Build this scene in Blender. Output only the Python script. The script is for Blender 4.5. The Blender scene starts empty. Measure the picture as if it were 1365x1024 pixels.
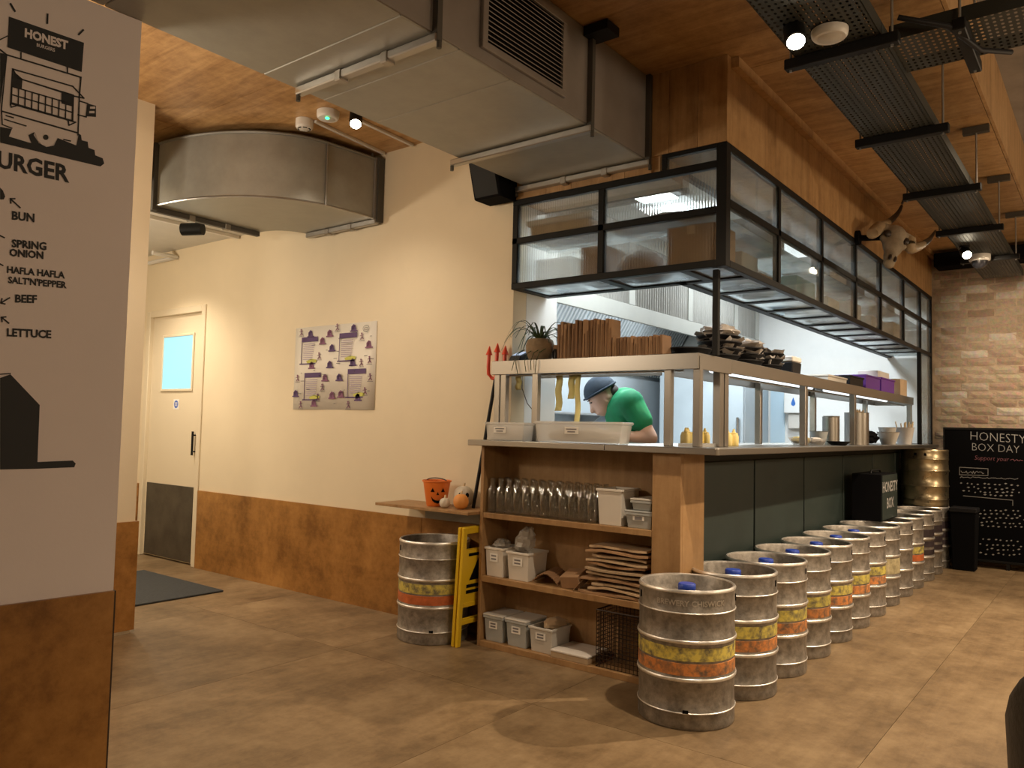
import bpy, bmesh, math, random
from mathutils import Vector, Matrix
random.seed(7)
PI = math.pi
SC = bpy.context.scene
COL = SC.collection

# ------------------------------------------------------------------ camera
W_, H_, FPX = 1365.0, 1024.0, 1049.5
YAW, PIT, ROL = math.radians(37.7515), math.radians(3.1558), math.radians(1.3084)
CAM = Vector((0, 0, 1.15))
_F = Vector((math.cos(YAW)*math.cos(PIT), math.sin(YAW)*math.cos(PIT), math.sin(PIT)))
_R = Vector((math.sin(YAW), -math.cos(YAW), 0)); _U = _R.cross(_F)
_R, _U = math.cos(ROL)*_R + math.sin(ROL)*_U, -math.sin(ROL)*_R + math.cos(ROL)*_U
cd = bpy.data.cameras.new('camera'); cam = bpy.data.objects.new('camera', cd); COL.objects.link(cam)
cd.sensor_fit = 'HORIZONTAL'; cd.sensor_width = 36.0; cd.lens = FPX*36.0/W_; cd.clip_start = 0.05; cd.clip_end = 100
cam.matrix_world = Matrix(((_R.x, _U.x, -_F.x, CAM.x), (_R.y, _U.y, -_F.y, CAM.y), (_R.z, _U.z, -_F.z, CAM.z), (0, 0, 0, 1)))
SC.camera = cam

# ------------------------------------------------------------------ world, exposure
wd = bpy.data.worlds.new('world'); SC.world = wd; wd.use_nodes = True
wd.node_tree.nodes['Background'].inputs[0].default_value = (1.0, 0.85, 0.7, 1)
wd.node_tree.nodes['Background'].inputs[1].default_value = 0.02
SC.view_settings.view_transform = 'Standard'; SC.view_settings.look = 'None'
SC.view_settings.gamma = 1.0; SC.view_settings.use_curve_mapping = False
SC.view_settings.exposure = 0.15
try:
    SC.cycles.sample_clamp_indirect = 4.0; SC.cycles.max_bounces = 10; SC.cycles.transparent_max_bounces = 24
    SC.cycles.caustics_reflective = False; SC.cycles.blur_glossy = 0.5
    SC.cycles.use_denoising = True
except Exception:
    pass

WARM = (1.0, 0.78, 0.54); WARM2 = (1.0, 0.84, 0.64); COOL = (0.87, 0.96, 1.0)
def spot(name, loc, aim, power, angle=60, blend=0.6, color=WARM, r=0.03):
    l = bpy.data.lights.new(name, 'SPOT'); o = bpy.data.objects.new(name, l); COL.objects.link(o)
    l.energy = power; l.color = color; l.spot_size = math.radians(angle); l.spot_blend = blend; l.shadow_soft_size = r
    o.location = loc; o.rotation_euler = (Vector(aim)-Vector(loc)).to_track_quat('-Z', 'Y').to_euler(); return o
def area(name, loc, aim, power, sx, sy, color=COOL):
    l = bpy.data.lights.new(name, 'AREA'); o = bpy.data.objects.new(name, l); COL.objects.link(o)
    l.energy = power; l.color = color; l.shape = 'RECTANGLE'; l.size = sx; l.size_y = sy
    o.location = loc; o.rotation_euler = (Vector(aim)-Vector(loc)).to_track_quat('-Z', 'Y').to_euler(); return o
def bulb(name, loc, power, color=WARM, r=0.10):
    l = bpy.data.lights.new(name, 'POINT'); o = bpy.data.objects.new(name, l); COL.objects.link(o)
    l.energy = power; l.color = color; l.shadow_soft_size = r; o.location = loc; return o
# track lamps seen in the picture
spot('lamp_light_wall', (2.84, 3.34, 2.77), (2.6, 3.6, 0), 30, 120, 1.0, WARM2)
spot('lamp_light_counter', (2.66, 0.86, 2.45), (3.4, 0.9, 0), 105, 120, 1.0)
spot('lamp_light_brick', (6.55, 0.87, 2.45), (8.4, 0.55, 1.9), 120, 62, 1.0)
# bulb round the corner behind the menu wall, corridor lamp, unseen bulbs added on the dining side as soft ambient fill
bulb('corner_bulb', (0.9, 3.45, 2.0), 42, WARM2, 0.12)
bulb('corridor_bulb', (1.5, 5.5, 2.0), 60, WARM2, 0.12)
spot('lamp_light_corridor', (2.75, 5.95, 2.5), (3.0, 5.95, 0), 75, 120, 0.9, WARM2)
spot('lamp_light_dining', (5.2, -0.3, 3.1), (4.5, 0.65, 0), 480, 100, 0.9)
spot('lamp_light_dining_far', (7.3, -0.5, 3.1), (7.5, 0.5, 0.2), 240, 95, 0.9)
bulb('fill_bulb', (0.4, -1.8, 1.8), 48, WARM, 0.14)
bulb('fill_bulb', (3.6, -1.6, 1.8), 52, WARM, 0.14)
bulb('fill_bulb', (6.6, -1.6, 1.8), 55, WARM, 0.14)
# kitchen fluorescents
area('kitchen_tube_light', (4.5, 2.4, 2.68), (4.5, 2.4, 0), 48, 1.2, 0.25)
area('kitchen_tube_light', (6.9, 2.3, 2.68), (6.9, 2.3, 0), 40, 1.2, 0.25)
area('hood_light', (5.9, 3.5, 2.28), (5.9, 3.5, 0), 62, 2.4, 0.15)

# ------------------------------------------------------------------ pixel helper (a pixel only gives a direction)
def ray(x, y): return _F + _R*((x-W_/2)/FPX) - _U*((y-H_/2)/FPX)
def at(x, y, ax, v):
    d = ray(x, y); return CAM + d*((v-CAM[ax])/d[ax])

# ------------------------------------------------------------------ materials
MATS = {}
def nt_new(name):
    m = bpy.data.materials.new(name); m.use_nodes = True; t = m.node_tree
    return m, t, t.nodes['Principled BSDF']
def N(t, typ, **kw):
    n = t.nodes.new(typ)
    for k, v in kw.items(): setattr(n, k, v)
    return n
def mat(name, col, rough=0.5, metal=0.0, noise=0.0, nscale=8.0, bump=0.0, bscale=60.0, emit=None, estr=0.0, rand=0.0, stretch=None, spec=0.5, col2=None, sub=0.0, alpha=None, trans=0.0, coat=0.0):
    if name in MATS: return MATS[name]
    m, t, b = nt_new(name)
    b.inputs['Base Color'].default_value = (*col, 1); b.inputs['Roughness'].default_value = rough
    b.inputs['Metallic'].default_value = metal; b.inputs['Specular IOR Level'].default_value = spec
    b.inputs['Coat Weight'].default_value = coat
    if trans: b.inputs['Transmission Weight'].default_value = trans
    if alpha is not None: b.inputs['Alpha'].default_value = alpha
    L = t.links
    tc = N(t, 'ShaderNodeTexCoord'); mp = N(t, 'ShaderNodeMapping'); L.new(tc.outputs['Object'], mp.inputs[0])
    if stretch: mp.inputs['Scale'].default_value = stretch
    oi = N(t, 'ShaderNodeObjectInfo')
    if rand or noise: 
        ad = N(t, 'ShaderNodeVectorMath', operation='ADD'); sc_ = N(t, 'ShaderNodeVectorMath', operation='SCALE')
        cx = N(t, 'ShaderNodeCombineXYZ'); L.new(oi.outputs['Random'], cx.inputs[0]); L.new(oi.outputs['Random'], cx.inputs[1])
        L.new(cx.outputs[0], sc_.inputs[0]); sc_.inputs['Scale'].default_value = 37.0
        L.new(mp.outputs[0], ad.inputs[0]); L.new(sc_.outputs[0], ad.inputs[1]); vec = ad.outputs[0]
    else: vec = mp.outputs[0]
    src = None
    if noise or col2:
        nz = N(t, 'ShaderNodeTexNoise'); nz.inputs['Scale'].default_value = nscale; nz.inputs['Detail'].default_value = 6; nz.inputs['Roughness'].default_value = 0.65
        L.new(vec, nz.inputs['Vector'])
        r = N(t, 'ShaderNodeValToRGB'); L.new(nz.outputs['Fac'], r.inputs[0])
        k = noise
        c2 = col2 if col2 else tuple(min(1, c*(1+k)) for c in col)
        c1 = tuple(c*(1-k) for c in col)
        r.color_ramp.elements[0].position = 0.32; r.color_ramp.elements[0].color = (*c1, 1)
        r.color_ramp.elements[1].position = 0.68; r.color_ramp.elements[1].color = (*c2, 1)
        src = r.outputs[0]
        rr = N(t, 'ShaderNodeMapRange'); L.new(nz.outputs['Fac'], rr.inputs[0]); rr.inputs[3].default_value = max(0.05, rough-0.12); rr.inputs[4].default_value = min(1, rough+0.12)
        L.new(rr.outputs[0], b.inputs['Roughness'])
    if rand:
        hs = N(t, 'ShaderNodeHueSaturation'); mr = N(t, 'ShaderNodeMapRange'); L.new(oi.outputs['Random'], mr.inputs[0])
        mr.inputs[3].default_value = 1-rand; mr.inputs[4].default_value = 1+rand; L.new(mr.outputs[0], hs.inputs['Value'])
        if src: L.new(src, hs.inputs['Color'])
        else: hs.inputs['Color'].default_value = (*col, 1)
        src = hs.outputs[0]
    if src: L.new(src, b.inputs['Base Color'])
    if bump:
        bz = N(t, 'ShaderNodeTexNoise'); bz.inputs['Scale'].default_value = bscale; bz.inputs['Detail'].default_value = 4; L.new(vec, bz.inputs['Vector'])
        bp = N(t, 'ShaderNodeBump'); bp.inputs['Strength'].default_value = bump; bp.inputs['Distance'].default_value = 0.01
        L.new(bz.outputs['Fac'], bp.inputs['Height']); L.new(bp.outputs[0], b.inputs['Normal'])
    if emit:
        b.inputs['Emission Color'].default_value = (*emit, 1); b.inputs['Emission Strength'].default_value = estr
    MATS[name] = m; return m

def plymat(name, dark, mid, light, axis, rough=0.4, rand=0.12, grain=1.0, blotch=0.5, big=1.2, coat=0.0):
    """Varnished plywood: long grain along one axis, cloudy blotches, a little difference from sheet to sheet."""
    m, t, b = nt_new(name); L = t.links
    tc = N(t, 'ShaderNodeTexCoord'); oi = N(t, 'ShaderNodeObjectInfo')
    cx = N(t, 'ShaderNodeCombineXYZ'); L.new(oi.outputs['Random'], cx.inputs[0]); L.new(oi.outputs['Random'], cx.inputs[1]); L.new(oi.outputs['Random'], cx.inputs[2])
    sc_ = N(t, 'ShaderNodeVectorMath', operation='SCALE'); sc_.inputs['Scale'].default_value = 23.0; L.new(cx.outputs[0], sc_.inputs[0])
    ad = N(t, 'ShaderNodeVectorMath', operation='ADD'); L.new(tc.outputs['Object'], ad.inputs[0]); L.new(sc_.outputs[0], ad.inputs[1])
    mp = N(t, 'ShaderNodeMapping'); s = [9.0, 9.0, 9.0]; s[axis] = 0.8; mp.inputs['Scale'].default_value = s; L.new(ad.outputs[0], mp.inputs[0])
    n1 = N(t, 'ShaderNodeTexNoise'); n1.inputs['Scale'].default_value = 1.6; n1.inputs['Detail'].default_value = 8; n1.inputs['Roughness'].default_value = 0.7; n1.inputs['Distortion'].default_value = 0.6
    L.new(mp.outputs[0], n1.inputs['Vector'])
    n2 = N(t, 'ShaderNodeTexNoise'); n2.inputs['Scale'].default_value = big; n2.inputs['Detail'].default_value = 7; n2.inputs['Roughness'].default_value = 0.68; L.new(ad.outputs[0], n2.inputs['Vector'])
    mx = N(t, 'ShaderNodeMix', data_type='FLOAT'); mx.inputs[0].default_value = blotch; L.new(n1.outputs['Fac'], mx.inputs[2]); L.new(n2.outputs['Fac'], mx.inputs[3])
    n3 = N(t, 'ShaderNodeTexNoise'); n3.inputs['Scale'].default_value = 16; n3.inputs['Detail'].default_value = 8; n3.inputs['Roughness'].default_value = 0.75; L.new(ad.outputs[0], n3.inputs['Vector'])
    m3 = N(t, 'ShaderNodeMix', data_type='FLOAT'); m3.inputs[0].default_value = 0.28; L.new(mx.outputs[0], m3.inputs[2]); L.new(n3.outputs['Fac'], m3.inputs[3]); mx = m3
    r = N(t, 'ShaderNodeValToRGB'); e = r.color_ramp.elements; w = 0.14/grain
    e[0].position = 0.5-w; e[0].color = (*dark, 1); e[1].position = 0.5+w; e[1].color = (*light, 1); q = e.new(0.5); q.color = (*mid, 1)
    L.new(mx.outputs[0], r.inputs[0])
    hs = N(t, 'ShaderNodeHueSaturation'); mr = N(t, 'ShaderNodeMapRange'); L.new(oi.outputs['Random'], mr.inputs[0]); mr.inputs[3].default_value = 1-rand; mr.inputs[4].default_value = 1+rand
    L.new(mr.outputs[0], hs.inputs['Value']); L.new(r.outputs[0], hs.inputs['Color']); L.new(hs.outputs[0], b.inputs['Base Color'])
    b.inputs['Roughness'].default_value = rough; b.inputs['Coat Weight'].default_value = coat
    bp = N(t, 'ShaderNodeBump'); bp.inputs['Strength'].default_value = 0.06; bp.inputs['Distance'].default_value = 0.01; L.new(n1.outputs['Fac'], bp.inputs['Height']); L.new(bp.outputs[0], b.inputs['Normal'])
    MATS[name] = m; return m

plymat('ply_ceiling', (.27, .142, .052), (.43, .250, .104), (.57, .355, .160), 1, 0.42, 0.13, 1.5, 0.40)
plymat('ply_wall', (.28, .158, .066), (.40, .238, .104), (.49, .305, .145), 2, 0.42, 0.09, 1.4, 0.30)
plymat('ply_wainscot', (.19, .080, .015), (.325, .148, .034), (.43, .210, .055), 1, 0.38, 0.06, 1.35, 0.8, 3.2)
plymat('ply_floor', (.130, .084, .042), (.240, .162, .086), (.345, .245, .138), 0, 0.45, 0.09, 1.15, 0.75, 2.6)
plymat('ply_shelf', (.25, .138, .055), (.35, .202, .088), (.43, .265, .122), 2, 0.45, 0.05, 1.2, 0.4)
mat('cream_paint', (.76, .655, .475), 0.6, noise=0.025, nscale=2.5, bump=0.03, bscale=90)
mat('menu_paint', (.74, .675, .685), 0.6, noise=0.03, nscale=2.0, bump=0.03, bscale=90)
mat('white_paint', (.80, .81, .80), 0.5, noise=0.02)
mat('soffit_paint', (.62, .60, .55), 0.6, noise=0.04)
mat('grey_ceiling', (.25, .22, .19), 0.8, noise=0.2, nscale=3)
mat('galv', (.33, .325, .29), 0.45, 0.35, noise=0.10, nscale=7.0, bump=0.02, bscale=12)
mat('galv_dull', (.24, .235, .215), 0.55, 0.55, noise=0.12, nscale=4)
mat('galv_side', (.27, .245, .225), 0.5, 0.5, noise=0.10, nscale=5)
mat('rail_metal', (.40, .39, .37), 0.35, 0.9)
mat('dark_flange', (.10, .095, .085), 0.5, 0.6)
mat('stainless', (.35, .33, .30), 0.36, 1.0)
mat('stainless_dull', (.50, .51, .51), 0.42, 0.8, noise=0.06, nscale=4)
mat('hood_steel', (.36, .36, .33), 0.5, 0.3, noise=0.06, nscale=4)
mat('kitchen_steel', (.46, .52, .56), 0.5, 0.35, noise=0.06, nscale=2)
mat('keg_steel', (.295, .272, .245), 0.46, 0.75, noise=0.38, nscale=26.0, bump=0.15, bscale=60, rand=0.10)
mat('keg_hoop', (.80, .78, .75), 0.38, 0.85, noise=0.15, nscale=30)
mat('keg_yellow', (.43, .365, .08), 0.5, 0.15, noise=0.55, nscale=30, rand=0.15)
mat('keg_orange', (.42, .165, .05), 0.5, 0.15, noise=0.55, nscale=30, rand=0.15)
for _k, _c in (('keg_yellow', (.15, .135, .09)), ('keg_orange', (.15, .105, .075))):
    _r = [n for n in MATS[_k].node_tree.nodes if n.type == 'VALTORGB'][0].color_ramp.elements; _r[0].color = (*_c, 1); _r[0].position = .36; _r[1].position = .60
mat('keg_red', (.50, .13, .04), 0.5, 0.1, noise=0.3, nscale=22)
mat('keg_pale', (.48, .42, .25), 0.5, 0.3, noise=0.4, nscale=20)
mat('keg_black', (.035, .025, .03), 0.5, 0.1, noise=0.4, nscale=20)
mat('keg_emboss', (.62, .59, .55), 0.4, 0.7, noise=0.3, nscale=40)
mat('keg_brass', (.48, .40, .26), 0.3, 0.95, noise=0.15, nscale=12)
mat('blue_cap', (.02, .06, .42), 0.4)
mat('black_steel', (.008, .008, .008), 0.5, 0.0, spec=0.18)
mat('black_matt', (.005, .005, .006), 0.85, spec=0.08)
mat('black_gloss', (.01, .01, .012), 0.3, spec=0.3)
mat('black_paint_print', (.018, .020, .024), 0.7)
mat('tray_steel', (.035, .037, .033), 0.55, 0.2, spec=0.25)
mat('green_panel', (.020, .032, .028), 0.55, noise=0.12, nscale=3, rand=0.05)
mat('green_gap', (.008, .010, .009), 0.7)
mat('mortar', (.33, .25, .175), 0.95, noise=0.25, nscale=12, bump=0.5, bscale=40)
mat('plastic_white', (.72, .68, .62), 0.45, noise=0.03)
mat('plastic_clear', (.84, .83, .80), 0.25, alpha=0.42)
mat('plastic_grey', (.40, .42, .42), 0.45, noise=0.05)
mat('plastic_milky', (.58, .56, .52), 0.4, noise=0.05)
mat('label_white', (.82, .80, .76), 0.6)
mat('print_grey', (.20, .19, .20), 0.7)
mat('card', (.36, .215, .115), 0.8, noise=0.12, nscale=10, rand=0.16)
mat('card_dark', (.24, .135, .07), 0.8, noise=0.15, nscale=10, rand=0.2)
mat('card_pale', (.52, .38, .24), 0.75, noise=0.1, nscale=8, rand=0.14)
mat('paper_white', (.74, .70, .66), 0.8, noise=0.08, nscale=12)
mat('liner', (.46, .43, .41), 0.85, noise=0.25, nscale=14, bump=0.4, bscale=25)
mat('black_plastic', (.012, .012, .014), 0.5, spec=0.25)
mat('yellow_sign', (.78, .52, .02), 0.4)
mat('pumpkin_bucket', (.80, .20, .03), 0.45)
mat('pumpkin_orange', (.72, .30, .07), 0.6, noise=0.1)
mat('pumpkin_white', (.62, .56, .46), 0.6, noise=0.1)
mat('red_plastic', (.72, .07, .03), 0.35)
mat('terracotta', (.30, .215, .13), 0.9, noise=0.2, nscale=20, bump=0.3, bscale=50)
mat('leaf_green', (.05, .085, .03), 0.5, noise=0.3, nscale=20, rand=0.3)
mat('skin', (.72, .46, .35), 0.5, noise=0.04, nscale=15)
mat('shirt_green', (.01, .26, .11), 0.75, noise=0.12, nscale=12)
mat('cap_navy', (.035, .055, .085), 0.75, noise=0.25, nscale=10)
mat('hair_dark', (.035, .025, .02), 0.6)
mat('trouser_dark', (.02, .02, .022), 0.8)
mat('bone', (.30, .245, .175), 0.7, noise=0.3, nscale=9, bump=0.25, bscale=20)
mat('horn_pale', (.34, .25, .15), 0.5, noise=0.3, nscale=10)
mat('horn_dark', (.035, .025, .02), 0.4)
mat('purple', (.16, .04, .36), 0.5, noise=0.1)
mat('purple_print', (.10, .055, .16), 0.7)
mat('plum_print', (.22, .09, .17), 0.7)
mat('lilac_print', (.46, .38, .48), 0.7)
mat('lime_print', (.55, .55, .12), 0.7)
mat('poster_paper', (.80, .76, .68), 0.6)
mat('yellow_paper', (.90, .82, .36), 0.7)
mat('teal', (.04, .16, .15), 0.6)
mat('mat_rubber', (.045, .050, .055), 0.9, noise=0.25, nscale=60, bump=0.3, bscale=200)
mat('kick_plate', (.085, .075, .060), 0.4, 0.5, noise=0.35, nscale=6)
mat('door_paint', (.72, .63, .47), 0.5)
mat('sign_blue', (.03, .12, .55), 0.5)
mat('door_glow', (.10, .25, .28), 0.3, emit=(.42, .86, 1.0), estr=0.80)
mat('lamp_glow', (1, .9, .7), 0.3, emit=(1.0, .86, .62), estr=40.0)
mat('tube_glow', (1, 1, 1), 0.3, emit=(.85, .95, 1.0), estr=1.4)
mat('panel_glow', (1, 1, 1), 0.3, emit=(.85, .95, 1.0), estr=1.6)
mat('led_green', (.05, .8, .3), 0.3, emit=(.05, 1.0, .35), estr=3.0)
mat('lamp_white', (.72, .70, .66), 0.4)
mat('chalk', (.34, .33, .32), 0.9)
mat('chalk_red', (.26, .10, .12), 0.9)
mat('chalkboard', (.003, .003, .0035), 0.8, spec=0.06)
mat('squeeze_yellow', (.85, .70, .28), 0.4)
mat('chair_dark', (.022, .020, .018), 0.55, noise=0.3, nscale=8, bump=0.2, bscale=70)
mat('wood_stick', (.66, .50, .30), 0.7)
mat('wire_dark', (.04, .025, .018), 0.5, 0.4)
mat('blue_drop', (.02, .14, .50), 0.4)
mat('kit_pale_blue', (.52, .68, .80), 0.5)
mat('bag_clear', (.62, .60, .56), 0.18, alpha=0.55, bump=0.6, bscale=30)
mat('screen_glow', (.3, .4, .5), 0.2, emit=(.45, .55, .75), estr=0.7)

def glassmat(name, tint, gloss, rough=0.03, dirt=0.0):
    m = bpy.data.materials.new(name); m.use_nodes = True; t = m.node_tree; t.nodes.clear(); L = t.links
    out = N(t, 'ShaderNodeOutputMaterial'); tr = N(t, 'ShaderNodeBsdfTransparent'); tr.inputs[0].default_value = (*tint, 1)
    gl = N(t, 'ShaderNodeBsdfGlossy'); gl.inputs['Roughness'].default_value = rough; gl.inputs[0].default_value = (.9, .9, .9, 1)
    lw = N(t, 'ShaderNodeLayerWeight'); lw.inputs[0].default_value = 0.35
    mr = N(t, 'ShaderNodeMapRange'); L.new(lw.outputs['Facing'], mr.inputs[0]); mr.inputs[3].default_value = gloss*0.6; mr.inputs[4].default_value = min(1, gloss*4)
    mx = N(t, 'ShaderNodeMixShader'); L.new(mr.outputs[0], mx.inputs[0]); L.new(tr.outputs[0], mx.inputs[1]); L.new(gl.outputs[0], mx.inputs[2])
    last = mx.outputs[0]
    if dirt:
        df = N(t, 'ShaderNodeBsdfTranslucent'); df.inputs[0].default_value = (.75, .78, .78, 1); d2 = N(t, 'ShaderNodeBsdfDiffuse'); d2.inputs[0].default_value = (.6, .62, .6, 1)
        m1 = N(t, 'ShaderNodeMixShader'); m1.inputs[0].default_value = 0.4; L.new(df.outputs[0], m1.inputs[1]); L.new(d2.outputs[0], m1.inputs[2])
        nz = N(t, 'ShaderNodeTexNoise'); nz.inputs['Scale'].default_value = 5; tcx = N(t, 'ShaderNodeTexCoord'); L.new(tcx.outputs['Object'], nz.inputs['Vector'])
        m3 = N(t, 'ShaderNodeMapRange'); L.new(nz.outputs['Fac'], m3.inputs[0]); m3.inputs[1].default_value = 0.3; m3.inputs[2].default_value = 0.7; m3.inputs[3].default_value = dirt*0.5; m3.inputs[4].default_value = dirt*1.5
        m2 = N(t, 'ShaderNodeMixShader'); L.new(m3.outputs[0], m2.inputs[0]); L.new(last, m2.inputs[1]); L.new(m1.outputs[0], m2.inputs[2]); last = m2.outputs[0]
    L.new(last, out.inputs[0]); MATS[name] = m; return m
glassmat('pane_glass', (.86, .88, .87), 0.08, 0.04, 0.09)
glassmat('shelf_glass', (.80, .86, .88), 0.12, 0.12, 0.40)
glassmat('bottle_glass', (.93, .93, .92), 0.12, 0.02, 0.02)
def reeded():
    m, t, b = nt_new('reeded_glass'); L = t.links
    t.nodes.remove(b); out = [n for n in t.nodes if n.type == 'OUTPUT_MATERIAL'][0]
    g = N(t, 'ShaderNodeBsdfRefraction'); g.inputs['IOR'].default_value = 1.25; g.inputs['Roughness'].default_value = 0.03; g.inputs[0].default_value = (.90, .92, .91, 1)
    tr = N(t, 'ShaderNodeBsdfTransparent'); tr.inputs[0].default_value = (.88, .90, .89, 1)
    gl = N(t, 'ShaderNodeBsdfGlossy'); gl.inputs['Roughness'].default_value = 0.12
    m1 = N(t, 'ShaderNodeMixShader'); m1.inputs[0].default_value = 0.62; L.new(g.outputs[0], m1.inputs[1]); L.new(tr.outputs[0], m1.inputs[2])
    tl = N(t, 'ShaderNodeBsdfTranslucent'); tl.inputs[0].default_value = (.8, .8, .78, 1); m0 = N(t, 'ShaderNodeMixShader'); m0.inputs[0].default_value = 0.13; L.new(m1.outputs[0], m0.inputs[1]); L.new(tl.outputs[0], m0.inputs[2]); m1 = m0
    m2 = N(t, 'ShaderNodeMixShader'); m2.inputs[0].default_value = 0.06; L.new(m1.outputs[0], m2.inputs[1]); L.new(gl.outputs[0], m2.inputs[2])
    L.new(m2.outputs[0], out.inputs[0]); MATS['reeded_glass'] = m
reeded()
def perforated():
    m, t, b = nt_new('perforated_tray'); L = t.links
    tc = N(t, 'ShaderNodeTexCoord'); mp = N(t, 'ShaderNodeMapping'); mp.inputs['Scale'].default_value = (34, 46, 40); L.new(tc.outputs['Object'], mp.inputs[0])
    v = N(t, 'ShaderNodeTexVoronoi'); v.inputs['Scale'].default_value = 1.0; v.inputs['Randomness'].default_value = 0.0; L.new(mp.outputs[0], v.inputs['Vector'])
    r = N(t, 'ShaderNodeMath', operation='GREATER_THAN'); r.inputs[1].default_value = 0.24; L.new(v.outputs['Distance'], r.inputs[0])
    L.new(r.outputs[0], b.inputs['Alpha']); b.inputs['Base Color'].default_value = (.040, .043, .037, 1); b.inputs['Roughness'].default_value = 0.55; b.inputs['Metallic'].default_value = 0.2
    MATS['perforated_tray'] = m
perforated()
def brickmat():
    m, t, b = nt_new('brick'); L = t.links
    oi = N(t, 'ShaderNodeObjectInfo'); r = N(t, 'ShaderNodeValToRGB'); e = r.color_ramp.elements
    e[0].position = 0; e[0].color = (.23, .155, .095, 1); e[1].position = 1; e[1].color = (.42, .37, .29, 1)
    for p, c in ((.25, (.29, .195, .12)), (.5, (.33, .255, .17)), (.7, (.24, .14, .08)), (.85, (.35, .29, .21))):
        q = e.new(p); q.color = (*c, 1)
    L.new(oi.outputs['Random'], r.inputs[0])
    tc = N(t, 'ShaderNodeTexCoord'); nz = N(t, 'ShaderNodeTexNoise'); nz.inputs['Scale'].default_value = 30; nz.inputs['Detail'].default_value = 9; nz.inputs['Roughness'].default_value = 0.75
    sx3 = N(t, 'ShaderNodeVectorMath', operation='ADD'); cc3 = N(t, 'ShaderNodeCombineXYZ'); mm3 = N(t, 'ShaderNodeMath', operation='MULTIPLY'); mm3.inputs[1].default_value = 50; L.new(oi.outputs['Random'], mm3.inputs[0]); L.new(mm3.outputs[0], cc3.inputs[1]); L.new(tc.outputs['Object'], sx3.inputs[0]); L.new(cc3.outputs[0], sx3.inputs[1]); L.new(sx3.outputs[0], nz.inputs['Vector'])
    ad = N(t, 'ShaderNodeMix', data_type='RGBA', blend_type='OVERLAY'); ad.inputs[0].default_value = 0.8; L.new(r.outputs[0], ad.inputs[6]); L.new(nz.outputs['Color'], ad.inputs[7])
    hs = N(t, 'ShaderNodeHueSaturation'); hs.inputs['Saturation'].default_value = 0.85; L.new(ad.outputs[2], hs.inputs['Color']); L.new(hs.outputs[0], b.inputs['Base Color'])
    b.inputs['Roughness'].default_value = 0.9
    bp = N(t, 'ShaderNodeBump'); bp.inputs['Strength'].default_value = 0.6; bp.inputs['Distance'].default_value = 0.01; L.new(nz.outputs['Fac'], bp.inputs['Height']); L.new(bp.outputs[0], b.inputs['Normal'])
    MATS['brick'] = m
brickmat()

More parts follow.
